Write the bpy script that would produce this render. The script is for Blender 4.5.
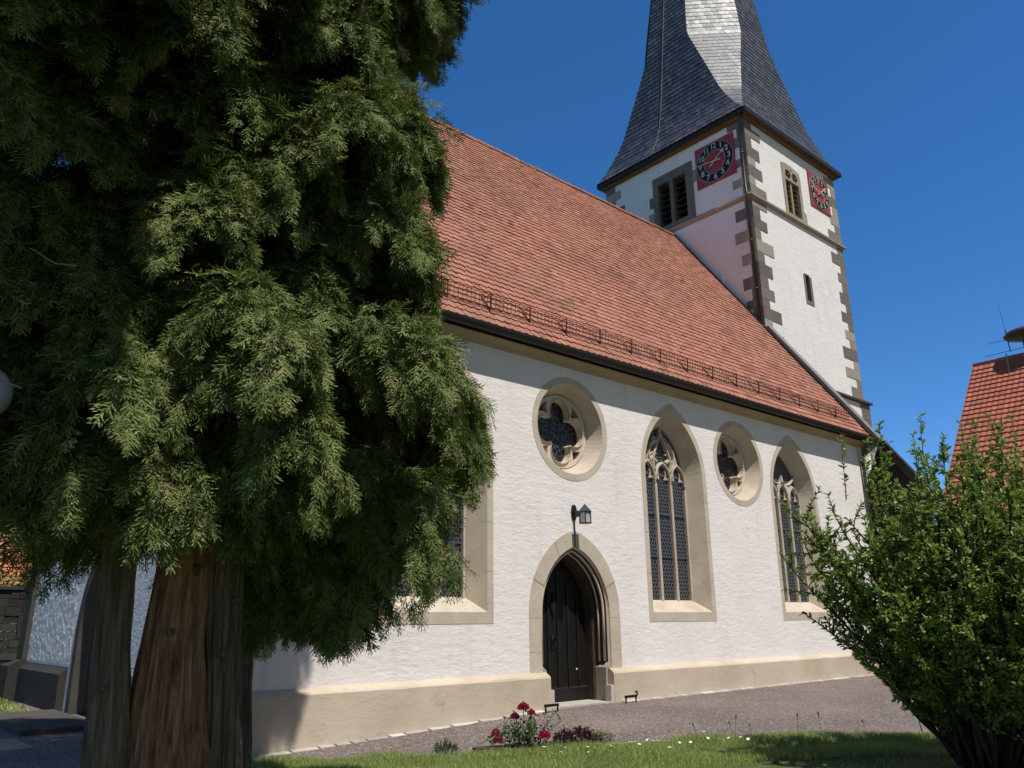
import bpy, bmesh, math, random
import numpy as np
from mathutils import Vector, Matrix
from mathutils.geometry import tessellate_polygon
R = math.radians
SC = bpy.context.scene
for o in list(bpy.data.objects): bpy.data.objects.remove(o)
COL = SC.collection
# ------------------------------------------------------------------ camera, sky, sun, exposure
EYE = 1.55
f_px, pitch, yaw, roll = 797.17, 0.290355, 0.72023, -0.010325
fw = Vector((math.sin(yaw)*math.cos(pitch), math.cos(yaw)*math.cos(pitch), math.sin(pitch)))
rt = Vector((math.cos(yaw), -math.sin(yaw), 0)); up = rt.cross(fw)
r2 = rt*math.cos(roll) + up*math.sin(roll); u2 = up*math.cos(roll) - rt*math.sin(roll)
cam = bpy.data.cameras.new('camera'); co = bpy.data.objects.new('camera', cam); COL.objects.link(co)
co.matrix_world = Matrix(((r2.x, u2.x, -fw.x, 0), (r2.y, u2.y, -fw.y, 0), (r2.z, u2.z, -fw.z, EYE), (0, 0, 0, 1)))
cam.sensor_width = 36; cam.sensor_fit = 'HORIZONTAL'; cam.lens = f_px*36/1024; cam.clip_end = 3000; cam.clip_start = .05
SC.camera = co
SUN_EL, SUN_X = 62.5, -0.04            # elevation in degrees, sideways part of the sun direction
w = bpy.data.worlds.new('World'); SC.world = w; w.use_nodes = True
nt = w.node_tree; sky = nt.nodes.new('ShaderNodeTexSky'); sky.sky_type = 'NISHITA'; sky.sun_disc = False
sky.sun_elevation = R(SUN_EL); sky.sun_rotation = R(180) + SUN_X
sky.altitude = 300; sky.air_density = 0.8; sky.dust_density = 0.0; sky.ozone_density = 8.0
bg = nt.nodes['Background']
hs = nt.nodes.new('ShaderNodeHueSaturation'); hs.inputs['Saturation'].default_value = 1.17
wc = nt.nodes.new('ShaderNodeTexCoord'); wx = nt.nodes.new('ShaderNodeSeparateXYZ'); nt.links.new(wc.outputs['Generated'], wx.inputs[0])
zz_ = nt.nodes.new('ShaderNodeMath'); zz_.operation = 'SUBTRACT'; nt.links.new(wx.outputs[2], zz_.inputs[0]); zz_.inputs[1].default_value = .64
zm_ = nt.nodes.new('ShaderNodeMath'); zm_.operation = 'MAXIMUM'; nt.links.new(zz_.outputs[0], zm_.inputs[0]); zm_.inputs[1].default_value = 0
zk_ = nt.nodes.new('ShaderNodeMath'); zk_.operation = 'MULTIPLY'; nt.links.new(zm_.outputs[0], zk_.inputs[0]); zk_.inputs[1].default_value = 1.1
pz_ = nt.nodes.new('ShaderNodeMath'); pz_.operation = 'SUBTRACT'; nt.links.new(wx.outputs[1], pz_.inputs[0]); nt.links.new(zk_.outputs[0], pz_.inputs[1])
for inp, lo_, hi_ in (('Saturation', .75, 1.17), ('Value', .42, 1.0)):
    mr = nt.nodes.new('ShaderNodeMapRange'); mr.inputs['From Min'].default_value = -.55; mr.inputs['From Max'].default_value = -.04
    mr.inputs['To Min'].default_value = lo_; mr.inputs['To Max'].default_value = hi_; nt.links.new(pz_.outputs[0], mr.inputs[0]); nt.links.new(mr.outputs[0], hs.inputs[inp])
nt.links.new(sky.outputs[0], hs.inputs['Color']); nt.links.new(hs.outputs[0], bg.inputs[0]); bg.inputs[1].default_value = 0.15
sl = bpy.data.lights.new('sun', 'SUN'); so = bpy.data.objects.new('sun', sl); COL.objects.link(so)
sl.energy = 4.75; sl.angle = R(.53); sl.color = (1, .96, .90)
sd = Vector((SUN_X, -math.cos(R(SUN_EL)), math.sin(R(SUN_EL)))).normalized()
so.rotation_euler = sd.to_track_quat('Z', 'Y').to_euler(); so.location = (0, -20, 40)
SC.view_settings.view_transform = 'Standard'; SC.view_settings.look = 'None'
SC.view_settings.exposure = 0.02; SC.view_settings.gamma = 1
SC.render.engine = 'CYCLES'; SC.cycles.max_bounces = 6; SC.cycles.diffuse_bounces = 3; SC.cycles.transparent_max_bounces = 8

rng = random.Random(7); nr = np.random.default_rng(11)
# ------------------------------------------------------------------ materials
def nodes(name):
    m = bpy.data.materials.new(name); m.use_nodes = True
    t = m.node_tree; b = t.nodes['Principled BSDF']
    b.inputs['Specular IOR Level'].default_value = .3
    return m, t, b
def N(t, kind, **kw):
    n = t.nodes.new(kind)
    for k, v in kw.items():
        if k in n.inputs: n.inputs[k].default_value = v
        else: setattr(n, k, v)
    return n
def coords(t, scale=(1, 1, 1), kind='Object'):
    c = t.nodes.new('ShaderNodeTexCoord'); mp = t.nodes.new('ShaderNodeMapping')
    mp.inputs['Scale'].default_value = scale; t.links.new(c.outputs[kind], mp.inputs[0]); return mp.outputs[0]
def noise(t, vec, scale, detail=4, rough=.55):
    n = N(t, 'ShaderNodeTexNoise', Scale=scale, Detail=detail, Roughness=rough); t.links.new(vec, n.inputs['Vector']); return n.outputs['Fac']
def ramp(t, fac, stops):
    r = t.nodes.new('ShaderNodeValToRGB'); e = r.color_ramp.elements
    while len(e) < len(stops): e.new(.5)
    for el, (p, c) in zip(e, stops): el.position = p; el.color = (*c, 1) if len(c) == 3 else c
    t.links.new(fac, r.inputs[0]); return r.outputs[0]
def mixc(t, fac, a, b, mode='MIX'):
    m = t.nodes.new('ShaderNodeMix'); m.data_type = 'RGBA'; m.blend_type = mode
    for s, v in ((0, fac), (6, a), (7, b)):
        if hasattr(v, 'links') or hasattr(v, 'is_linked'): t.links.new(v, m.inputs[s])
        else: m.inputs[s].default_value = v if s == 0 else (*v, 1)
    return m.outputs[2]
def math_(t, op, a, b=None):
    m = t.nodes.new('ShaderNodeMath'); m.operation = op
    for i, v in enumerate((a, b)):
        if v is None: continue
        if hasattr(v, 'is_linked'): t.links.new(v, m.inputs[i])
        else: m.inputs[i].default_value = v
    return m.outputs[0]
def bump(t, b, h, strength=.5, dist=.02, prev=None):
    n = t.nodes.new('ShaderNodeBump'); n.inputs['Strength'].default_value = strength; n.inputs['Distance'].default_value = dist
    t.links.new(h, n.inputs['Height'])
    if prev: t.links.new(prev, n.inputs['Normal'])
    t.links.new(n.outputs[0], b.inputs['Normal']); return n.outputs[0]
def setcol(t, b, c):
    if hasattr(c, 'is_linked'): t.links.new(c, b.inputs['Base Color'])
    else: b.inputs['Base Color'].default_value = (*c, 1)
def island(t):
    return t.nodes.new('ShaderNodeNewGeometry').outputs['Random Per Island']

def m_plaster(name, a, c, rough_scale=1.0, amp=.02, blotch=.07):
    m, t, b = nodes(name)
    v = coords(t, (1, 1, 2.4)); v1 = coords(t)
    stain = noise(t, v1, .9, 5); fine = noise(t, v, 9*rough_scale, 5, .6)
    col = ramp(t, stain, [(.3, a), (.62, c)])
    streak = noise(t, coords(t, (2.2, 2.2, .25)), 1.4, 5)
    col = mixc(t, math_(t, 'MULTIPLY', ramp(t, streak, [(.56, (0, 0, 0)), (.72, (1, 1, 1))]), .20), col, (.44, .42, .37))
    blot = noise(t, coords(t, (1, 1, 1.6)), 2.3, 9, .72)
    col = mixc(t, math_(t, 'MULTIPLY', ramp(t, blot, [(.57, (0, 0, 0)), (.68, (1, 1, 1))]), blotch), col, (.30, .26, .20))
    setcol(t, b, col); b.inputs['Roughness'].default_value = .95
    big = noise(t, v, 3.2*rough_scale, 3)
    h = math_(t, 'ADD', math_(t, 'MULTIPLY', fine, .6), big)
    vo = N(t, 'ShaderNodeTexVoronoi', Scale=7.0*rough_scale); vo.feature = 'SMOOTH_F1'
    wp = mixc(t, .1, v, t.nodes.new('ShaderNodeTexNoise').outputs[1]); t.links.new(wp, vo.inputs['Vector'])
    h = math_(t, 'ADD', h, math_(t, 'MULTIPLY', vo.outputs['Distance'], .22))
    h = math_(t, 'MULTIPLY', h, math_(t, 'ADD', noise(t, v1, .7, 3), .12))
    bump(t, b, h, .8, amp*1.15); return m
PLASTER = m_plaster('lime_plaster', (.765, .705, .67), (.825, .77, .73))
PLASTER_T = m_plaster('tower_plaster', (.755, .735, .705), (.81, .79, .76), .9, .02)
PLINTH = m_plaster('plinth_render', (.47, .385, .285), (.57, .485, .375), 1.2, .008, .42)
HOUSEW = m_plaster('house_plaster', (.66, .63, .56), (.72, .69, .63), .8, .008)

def m_stone(name, a, c, per=.0, scale=3., rough=.85):
    m, t, b = nodes(name); v = coords(t)
    n1 = noise(t, v, scale, 6); n2 = noise(t, v, 34, 4)
    col = ramp(t, n1, [(.32, a), (.66, c)])
    if per: col = mixc(t, per, col, ramp(t, island(t), [(0, tuple(x*.5 for x in a)), (.5, a), (1, tuple(min(1, x*1.45) for x in c))]))
    dk = ramp(t, n2, [(.35, (.72, .7, .68)), (.6, (1, 1, 1))]); col = mixc(t, .5, col, dk, 'MULTIPLY')
    setcol(t, b, col); b.inputs['Roughness'].default_value = rough
    bump(t, b, math_(t, 'ADD', n2, math_(t, 'MULTIPLY', n1, .5)), .35, .01); return m
SAND = m_stone('sandstone', (.47, .395, .305), (.64, .555, .455), .3, 1.9)
SANDG = m_stone('grey_sandstone', (.30, .255, .20), (.42, .36, .285), .35, 1.4)
QUOIN = m_stone('quoin_stone', (.185, .165, .138), (.30, .272, .232), .7, 2.)
SHADEST = m_stone('shaded_stone', (.028, .026, .023), (.06, .054, .046), .5, 2.)  # stone colour darkened to stand in for tree shade at the left
DARKST = m_stone('dark_stone', (.06, .053, .044), (.12, .105, .085), .6, 2.)
CORN = m_stone('cornice_render', (.40, .315, .185), (.47, .38, .24), 0, 1.2)

def m_tile(name, a, b_, c):
    m, t, b = nodes(name); v = coords(t)
    col = ramp(t, island(t), [(0, a), (.12, b_), (.55, b_), (.9, c), (1, tuple(x*1.12 for x in c))])
    big = noise(t, v, .55, 6, .62); lich = noise(t, v, 11, 5, .7)
    col = mixc(t, math_(t, 'MULTIPLY', ramp(t, big, [(.46, (0, 0, 0)), (.74, (1, 1, 1))]), .5), col, (.10, .06, .043))
    col = mixc(t, math_(t, 'MULTIPLY', ramp(t, lich, [(.56, (0, 0, 0)), (.72, (1, 1, 1))]), .4), col, (.17, .15, .12))
    setcol(t, b, col); b.inputs['Roughness'].default_value = .8
    bump(t, b, noise(t, v, 60, 3), .25, .004); return m
TILE = m_tile('clay_tile', (.25, .10, .066), (.36, .152, .10), (.405, .182, .124))
TILE2 = m_tile('pantile', (.27, .085, .05), (.36, .115, .07), (.42, .14, .085))
TILE3 = m_tile('orange_tile', (.36, .12, .05), (.46, .17, .075), (.52, .2, .09))

def m_slate():
    m, t, b = nodes('slate'); v = coords(t)
    i = island(t)
    setcol(t, b, ramp(t, i, [(0, (.040, .043, .052)), (.6, (.056, .06, .072)), (1, (.082, .087, .103))]))
    r = math_(t, 'ADD', math_(t, 'MULTIPLY', i, .12), .42); t.links.new(r, b.inputs['Roughness'])
    b.inputs['Specular IOR Level'].default_value = .6
    bump(t, b, noise(t, v, 14, 4), .3, .008); return m
SLATE = m_slate()

def m_flat(name, c, rough=.6, metal=0, spec=.3, var=.15, scale=6., bmp=0):
    m, t, b = nodes(name); n = noise(t, coords(t), scale, 4)
    setcol(t, b, ramp(t, n, [(.3, tuple(x*(1-var) for x in c)), (.7, tuple(min(1, x*(1+var)) for x in c))]))
    b.inputs['Roughness'].default_value = rough; b.inputs['Metallic'].default_value = metal; b.inputs['Specular IOR Level'].default_value = spec
    if bmp: bump(t, b, noise(t, coords(t), 40, 3), bmp, .004)
    return m
GUTTER = m_flat('brown_gutter', (.022, .017, .013), .45, 0, .4)
SOFFIT = m_flat('soffit_wood', (.16, .10, .055), .8)
IRON = m_flat('iron', (.012, .012, .013), .5, .4)
RUSTRED = m_flat('red_brown_iron', (.09, .032, .024), .6)
ZINC = m_flat('weathered_zinc', (.25, .235, .205), .55, .3)
PIPE = m_flat('pipe_metal', (.075, .07, .062), .42, .7)
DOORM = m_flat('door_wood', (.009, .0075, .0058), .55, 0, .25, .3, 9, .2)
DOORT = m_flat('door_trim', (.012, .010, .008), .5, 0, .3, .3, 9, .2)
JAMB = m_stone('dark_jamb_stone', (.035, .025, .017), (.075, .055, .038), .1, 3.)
CLOCKR = m_flat('clock_red', (.31, .055, .072), .6, 0, .25, .12)
CLOCKB = m_flat('clock_black', (.010, .011, .014), .5)
GOLD = m_flat('pale_gilt', (.56, .53, .40), .45, .2)
LOUVRE = m_flat('louvre_wood', (.075, .055, .038), .75)
LOUVRE2 = m_flat('pale_louvre', (.34, .28, .16), .75)
VOID = m_flat('dark_interior', (.004, .004, .005), .9)
LEADBAR = m_flat('saddle_bar', (.10, .12, .15), .4, .3)
WHITEMETAL = m_flat('grey_metal', (.30, .31, .33), .4, .6)
BLACKP = m_flat('black_paint', (.01, .01, .012), .35, 0, .5)
RINGG = m_flat('gilt_ring', (.40, .36, .27), .5, .2)

def m_glass_lead():
    m, t, b = nodes('leaded_glass')
    c = t.nodes.new('ShaderNodeTexCoord'); sp = t.nodes.new('ShaderNodeSeparateXYZ'); t.links.new(c.outputs['UV'], sp.inputs[0])
    px, pz = .098, .170
    def lat(ox, oz):
        x = math_(t, 'PINGPONG', math_(t, 'ADD', sp.outputs[0], 100+ox), px/2); z = math_(t, 'PINGPONG', math_(t, 'ADD', sp.outputs[1], 100+oz), pz/2)
        return math_(t, 'SQRT', math_(t, 'ADD', math_(t, 'MULTIPLY', x, x), math_(t, 'MULTIPLY', z, z)))
    d = math_(t, 'MINIMUM', lat(0, 0), lat(px/2, pz/2))
    ring = ramp(t, math_(t, 'MULTIPLY', d, 10), [(.36, (0, 0, 0)), (.41, (1, 1, 1)), (.60, (1, 1, 1))])
    n = noise(t, c.outputs['UV'], 23, 2)
    col = mixc(t, ring, mixc(t, n, (.006, .007, .010), (.022, .024, .030)), (.085, .095, .115))
    setcol(t, b, col); t.links.new(ramp(t, ring, [(0, (.12,)*3), (1, (.5,)*3)]), b.inputs['Roughness'])
    b.inputs['Specular IOR Level'].default_value = .5
    bump(t, b, math_(t, 'ADD', d, math_(t, 'MULTIPLY', n, .15)), .5, .12); return m
GLASS = m_glass_lead()
def m_glass_orn():
    m, t, b = nodes('ornamental_glass'); v = coords(t)
    vo = N(t, 'ShaderNodeTexVoronoi', Scale=9.); vo.feature = 'DISTANCE_TO_EDGE'; t.links.new(v, vo.inputs['Vector'])
    r_ = ramp(t, vo.outputs['Distance'], [(.03, (1, 1, 1)), (.09, (0, 0, 0))])
    setcol(t, b, mixc(t, r_, (.008, .009, .014), (.075, .08, .095))); b.inputs['Roughness'].default_value = .25; return m
GLASSO = m_glass_orn()

def m_bark(name, a, b_, c):
    m, t, b = nodes(name)
    v = coords(t, (9, 9, .7)); n = noise(t, v, 2.2, 8, .65); n2 = noise(t, coords(t, (1, 1, .5)), 1.3, 3); n3 = noise(t, coords(t, (30, 30, 1.6)), 2, 4, .7)
    col = ramp(t, n, [(.3, a), (.5, b_), (.72, c)])
    col = mixc(t, math_(t, 'MULTIPLY', ramp(t, n2, [(.4, (0, 0, 0)), (.66, (1, 1, 1))]), .5), col, tuple(x*.55 for x in b_))
    setcol(t, b, col); b.inputs['Roughness'].default_value = .92; b.inputs['Specular IOR Level'].default_value = .1
    bump(t, b, math_(t, 'ADD', n, math_(t, 'MULTIPLY', n3, .6)), 1., .045); return m
BARK_R = m_bark('red_bark', (.09, .044, .025), (.33, .175, .105), (.54, .36, .24))
BARK_G = m_bark('grey_bark', (.06, .046, .035), (.20, .155, .12), (.38, .315, .26))
STEM = m_bark('shrub_stem', (.03, .024, .018), (.06, .05, .038), (.1, .085, .065))
DEADW = m_flat('dead_twig', (.24, .20, .165), .8)

def m_leaf(name, stops, trans=.25, rough=.5, spec=.3, scale=1.1, ki=.6):
    m, t, b = nodes(name)
    i = island(t); n = noise(t, coords(t), scale, 4)
    f_ = math_(t, 'ADD', math_(t, 'MULTIPLY', i, ki), math_(t, 'MULTIPLY', n, 1-ki))
    col = ramp(t, f_, stops); setcol(t, b, col)
    b.inputs['Roughness'].default_value = rough; b.inputs['Specular IOR Level'].default_value = spec
    tr = t.nodes.new('ShaderNodeBsdfTranslucent'); t.links.new(mixc(t, .5, col, (.14, .2, .03), 'MIX'), tr.inputs[0])
    ms = t.nodes.new('ShaderNodeMixShader'); ms.inputs[0].default_value = trans
    t.links.new(b.outputs[0], ms.inputs[1]); t.links.new(tr.outputs[0], ms.inputs[2])
    t.links.new(ms.outputs[0], t.nodes['Material Output'].inputs[0]); return m
CONIF = m_leaf('conifer_scale', [(.28, (.040, .062, .016)), (.45, (.105, .155, .040)), (.57, (.19, .24, .075)), (.65, (.29, .285, .12)), (.72, (.27, .16, .09))], .18, .6, .12, 4.2, .22)
SHRUBL = m_leaf('shrub_leaf', [(.15, (.10, .16, .03)), (.5, (.23, .33, .065)), (.8, (.37, .46, .12)), (1, (.48, .54, .2))], .42, .42, .35, 2.2, .45)
GRASSM = m_leaf('grass_blade', [(.15, (.18, .24, .06)), (.5, (.33, .42, .11)), (.8, (.47, .53, .19)), (1, (.62, .58, .33))], .35, .5, .3, .8)
ROSEL = m_leaf('rose_leaf', [(.2, (.035, .07, .02)), (.6, (.07, .11, .035)), (1, (.12, .16, .06))], .25, .45)
PURPL = m_leaf('purple_leaf', [(.2, (.022, .006, .012)), (.6, (.06, .015, .03)), (1, (.11, .04, .055))], .15, .45)
YELGR = m_leaf('yellow_green_leaf', [(.2, (.10, .12, .015)), (.6, (.18, .2, .025)), (1, (.26, .26, .05))], .25, .5)
HEDGE = m_leaf('hedge_leaf', [(.2, (.05, .08, .015)), (.6, (.10, .15, .03)), (1, (.17, .2, .05))], .25, .5)
PETAL = m_leaf('rose_petal', [(.2, (.28, .004, .04)), (.6, (.52, .014, .11)), (1, (.68, .06, .2))], .2, .5)
WHITEP = m_flat('white_petal', (.8, .8, .78), .6, 0, .2, .04); YELC = m_flat('yellow_centre', (.7, .42, .03), .7)

def m_ground(name, a, c, speck=None, scale=.8, bmp=.4, specscale=55):
    m, t, b = nodes(name); v = coords(t)
    n = noise(t, v, scale, 6, .6); n2 = noise(t, v, 48, 4, .7)
    col = ramp(t, n, [(.36, a), (.62, c)])
    n4 = noise(t, v, .33, 3); col = mixc(t, .6, col, ramp(t, n4, [(.38, (.78, .78, .78)), (.6, (1.12, 1.1, 1.08))]), 'MULTIPLY')
    if speck:
        vo = N(t, 'ShaderNodeTexVoronoi', Scale=float(specscale)); t.links.new(v, vo.inputs['Vector'])
        sp = t.nodes.new('ShaderNodeSeparateColor'); t.links.new(vo.outputs['Color'], sp.inputs[0])
        col = mixc(t, ramp(t, sp.outputs[0], [(.72, (0, 0, 0)), (.95, (.75,)*3)]), col, speck)
        col = mixc(t, ramp(t, sp.outputs[1], [(.7, (0, 0, 0)), (.9, (.7,)*3)]), col, tuple(x*.45 for x in a))
    col = mixc(t, .5, col, ramp(t, n2, [(.3, (.6,)*3), (.6, (1,)*3)]), 'MULTIPLY')
    setcol(t, b, col); b.inputs['Roughness'].default_value = .92
    bump(t, b, n2, bmp, .012); return m
ASPH = m_ground('porphyry_asphalt', (.145, .116, .104), (.20, .164, .146), (.46, .39, .35), .7, .8, 42)
SOIL = m_ground('soil', (.055, .038, .025), (.11, .08, .055), (.2, .16, .12), 4)
TURF = m_ground('turf_soil', (.055, .08, .02), (.10, .125, .035), None, 2.2)
FIELD = m_ground('field', (.05, .085, .02), (.09, .12, .035), None, .15)
KERB = m_stone('kerb_stone', (.38, .35, .31), (.55, .52, .47), .5, 4)

# ------------------------------------------------------------------ mesh helpers
def wloc(p):
    v = Vector((0, 0, 0))
    while p: v += p.location; p = p.parent
    return v
class MB:
    def __init__(s): s.v = []; s.f = []; s.uv = None
    def add(s, vs, fs):
        b = len(s.v); s.v += [tuple(x) for x in vs]; s.f += [tuple(i+b for i in f) for f in fs]; return b
    def box(s, a, b):
        x0, y0, z0 = a; x1, y1, z1 = b
        s.add([(x0, y0, z0), (x1, y0, z0), (x1, y1, z0), (x0, y1, z0), (x0, y0, z1), (x1, y0, z1), (x1, y1, z1), (x0, y1, z1)],
              [(0, 3, 2, 1), (4, 5, 6, 7), (0, 1, 5, 4), (1, 2, 6, 5), (2, 3, 7, 6), (3, 0, 4, 7)])
    def tube(s, pts, rad, n=8, cap=True):
        pts = [Vector(p) for p in pts]; k = len(pts); rs = rad if hasattr(rad, '__len__') else [rad]*k
        base = len(s.v); ref = None
        for i, p in enumerate(pts):
            d = (pts[min(i+1, k-1)]-pts[max(i-1, 0)]).normalized()
            if ref is None:
                ref = Vector((0, 0, 1)) if abs(d.z) < .9 else Vector((1, 0, 0))
            a = d.cross(ref).normalized(); ref = a.cross(d).normalized()
            for j in range(n):
                t = 2*math.pi*j/n; s.v.append(tuple(p+(a*math.cos(t)+ref*math.sin(t))*rs[i]))
        for i in range(k-1):
            for j in range(n):
                s.f.append((base+i*n+j, base+i*n+(j+1) % n, base+(i+1)*n+(j+1) % n, base+(i+1)*n+j))
        if cap: s.f.append(tuple(base+j for j in reversed(range(n)))); s.f.append(tuple(base+(k-1)*n+j for j in range(n)))
    def lathe(s, c, prof, n=20):
        base = len(s.v); k = len(prof)
        for r_, z in prof:
            for j in range(n):
                t = 2*math.pi*j/n; s.v.append((c[0]+r_*math.cos(t), c[1]+r_*math.sin(t), c[2]+z))
        for i in range(k-1):
            for j in range(n): s.f.append((base+i*n+j, base+i*n+(j+1) % n, base+(i+1)*n+(j+1) % n, base+(i+1)*n+j))
        s.f.append(tuple(base+j for j in reversed(range(n)))); s.f.append(tuple(base+(k-1)*n+j for j in range(n)))
    def plate(s, F, outer, holes, d0, d1):
        loops = [outer]+list(holes)
        tri = tessellate_polygon([[Vector((a, z, 0)) for a, z in l] for l in loops])
        flat = [p for l in loops for p in l]; n = len(flat)
        b = s.add([F(a, z, d0) for a, z in flat]+[F(a, z, d1) for a, z in flat], [])
        for t in tri: s.f.append(tuple(b+i for i in t)); s.f.append(tuple(b+n+i for i in reversed(t)))
        o = 0
        for l in loops:
            for i in range(len(l)):
                j = (i+1) % len(l); s.f.append((b+o+i, b+o+j, b+n+o+j, b+n+o+i))
            o += len(l)
    def loft(s, F, profs, closed=False):
        n = len(profs[0][0]); b = len(s.v)
        for pts, d in profs: s.v += [tuple(F(a, z, d)) for a, z in pts]
        for k in range(len(profs)-1):
            for i in range(n if closed else n-1):
                j = (i+1) % n; s.f.append((b+k*n+i, b+k*n+j, b+(k+1)*n+j, b+(k+1)*n+i))
    def ribbon(s, F, pts, wd, d0, d1):
        k = len(pts); L = []; Q = []
        for i in range(k):
            a = Vector(pts[max(i-1, 0)]); c = Vector(pts[min(i+1, k-1)]); d = (c-a)
            if d.length < 1e-9: d = Vector((1, 0))
            d.normalize(); nn = Vector((-d.y, d.x))*wd/2; p = Vector(pts[i])
            L.append(p+nn); Q.append(p-nn)
        b = len(s.v); h = wd*.28; dm = (d0+d1)/2
        for i in range(k):                     # chamfered section: front nose narrower than the root
            p = Vector(pts[i]); l = p+(L[i]-p)*.45; q = p+(Q[i]-p)*.45
            for P, d in ((l, d0), (L[i], d0+h), (L[i], d1), (Q[i], d1), (Q[i], d0+h), (q, d0)): s.v.append(tuple(F(P.x, P.y, d)))
        for i in range(k-1):
            for j in range(6): s.f.append((b+i*6+j, b+i*6+(j+1) % 6, b+(i+1)*6+(j+1) % 6, b+(i+1)*6+j))
        s.f.append(tuple(b+j for j in range(6))); s.f.append(tuple(b+(k-1)*6+5-j for j in range(6)))
    def build(s, name, mat, parent=None, smooth=False, uvF=None):
        me = bpy.data.meshes.new(name); off = wloc(parent)
        V = np.array(s.v, float)-np.array(off); me.from_pydata(V.tolist(), [], s.f); me.validate()
        bm = bmesh.new(); bm.from_mesh(me); bmesh.ops.recalc_face_normals(bm, faces=bm.faces); bm.to_mesh(me); bm.free()
        if smooth:
            me.polygons.foreach_set('use_smooth', [True]*len(me.polygons))
        if uvF:
            uv = me.uv_layers.new(name='UVMap')
            for l in me.loops:
                p = me.vertices[l.vertex_index].co+off; uv.data[l.index].uv = uvF(p)
        me.materials.append(mat)
        o = bpy.data.objects.new(name, me); COL.objects.link(o)
        if parent: o.parent = parent
        return o
def npmesh(name, V, loops, counts, mat, parent=None, smooth=False):
    """V (n,3) float, loops flat vertex ids, counts per polygon"""
    me = bpy.data.meshes.new(name); V = np.asarray(V, np.float32)-np.array(wloc(parent), np.float32)
    me.vertices.add(len(V)); me.vertices.foreach_set('co', V.ravel())
    me.loops.add(len(loops)); me.loops.foreach_set('vertex_index', np.asarray(loops, np.int32))
    me.polygons.add(len(counts)); counts = np.asarray(counts, np.int32)
    me.polygons.foreach_set('loop_start', np.concatenate([[0], np.cumsum(counts)[:-1]]).astype(np.int32))
    me.polygons.foreach_set('loop_total', counts)
    me.polygons.foreach_set('use_smooth', np.full(len(counts), bool(smooth)))
    me.update(calc_edges=True); me.materials.append(mat)
    o = bpy.data.objects.new(name, me); COL.objects.link(o)
    if parent: o.parent = parent
    return o
def scatter(proto, M, T):
    """proto (verts (n,3), quads (q,4)) copied by matrices M (k,3,3) and offsets T (k,3)"""
    pv, pf = proto; k = len(M); n = len(pv)
    V = np.einsum('kij,nj->kni', M, pv)+T[:, None, :]
    F_ = pf[None]+(np.arange(k)*n)[:, None, None]
    return V.reshape(-1, 3), F_.reshape(-1, pf.shape[1])
def basis(d, upv, roll_=None):
    """rows of unit vectors: local y along d, local z near upv"""
    d = d/np.linalg.norm(d, axis=1, keepdims=True); x = np.cross(d, upv); x /= np.linalg.norm(x, axis=1, keepdims=True)+1e-9
    z = np.cross(x, d)
    if roll_ is not None:
        c, s = np.cos(roll_)[:, None], np.sin(roll_)[:, None]; x, z = x*c+z*s, z*c-x*s
    return np.stack([x, d, z], 2)
def tag(o, label=None, cat=None, group=None, kind=None):
    for k, v in (('label', label), ('category', cat), ('group', group), ('kind', kind)):
        if v: o[k] = v
    return o
def thing(name, loc, label, cat, group=None):
    o = bpy.data.objects.new(name, None); COL.objects.link(o); o.location = loc; o.empty_display_size = .3
    bpy.context.view_layer.update(); return tag(o, label, cat, group)
def frame(o, u, n):
    o, u, n = Vector(o), Vector(u), Vector(n)
    return lambda a, z, d: o+u*a+Vector((0, 0, z))-n*d
def arch(cx, hw, z0, zs, za, n=14):
    """pointed arch outline, bottom left, up and over, bottom right"""
    rise = za-zs; Rr = (rise*rise+hw*hw)/(2*hw); pts = [(cx-hw, z0)]
    th = math.asin(min(1, rise/Rr)) if Rr >= hw else math.pi-math.asin(min(1, rise/Rr))
    left = [(cx-hw+Rr-Rr*math.cos(th*i/n), zs+Rr*math.sin(th*i/n)) for i in range(n+1)]
    right = [(2*cx-a, z) for a, z in reversed(left[:-1])]
    return pts+left+right+[(cx+hw, z0)]
def circle(cx, cz, r_, n=40, a0=0): return [(cx+r_*math.cos(a0+2*math.pi*i/n), cz+r_*math.sin(a0+2*math.pi*i/n)) for i in range(n)]
def rect(a0, z0, a1, z1): return [(a0, z0), (a1, z0), (a1, z1), (a0, z1)]

def gz(x, y):          # lie of the land: falls a little towards the west corner of the church
    t = np.clip((np.asarray(x, float)-4.5)/7.5, 0, 1); t = t*t*(3-2*t); return -.21*(1-t)

# ------------------------------------------------------------------ ground
def grid(name, xs, ys, mat, dz=0.0, kind='structure'):
    X, Y = np.meshgrid(xs, ys); Z = gz(X, Y)+dz
    V = np.stack([X, Y, Z], -1).reshape(-1, 3); nx, ny = len(xs), len(ys)
    q = [(j*nx+i, j*nx+i+1, (j+1)*nx+i+1, (j+1)*nx+i) for j in range(ny-1) for i in range(nx-1)]
    o = npmesh(name, V, np.array(q).ravel(), [4]*len(q), mat, None, True); tag(o, kind=kind); return o
far = [-900, -300, -120, -50]
grid('ground', far+list(np.arange(-20, 40.1, 1.5))+[50, 120, 300, 900], far+list(np.arange(-20, 40.1, 4))+[50, 120, 300, 900], FIELD, -.012)
grid('path', np.arange(-9, 38.1, .75), np.arange(2.4, 23.7, .7), ASPH, 0.0)
EX = [-13, -5, 1, 3.6, 5.0, 5.86, 6.6, 7.34, 8.2, 9.1, 10.0, 11.0, 11.89, 13.2, 15, 18]
EY = [11.2, 11.15, 11.0, 10.95, 10.75, 10.2, 9.3, 8.70, 8.15, 7.79, 6.95, 5.95, 5.1, 3.9, 2.3, -.5]
def edge(x): return np.interp(x, EX, EY)+.035*np.sin(np.asarray(x)*7.1)+.03*np.sin(np.asarray(x)*17.3)
xs = np.arange(-13, 18.01, .12); tt = np.concatenate([[0], np.linspace(.35, 1, 26)])
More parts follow.
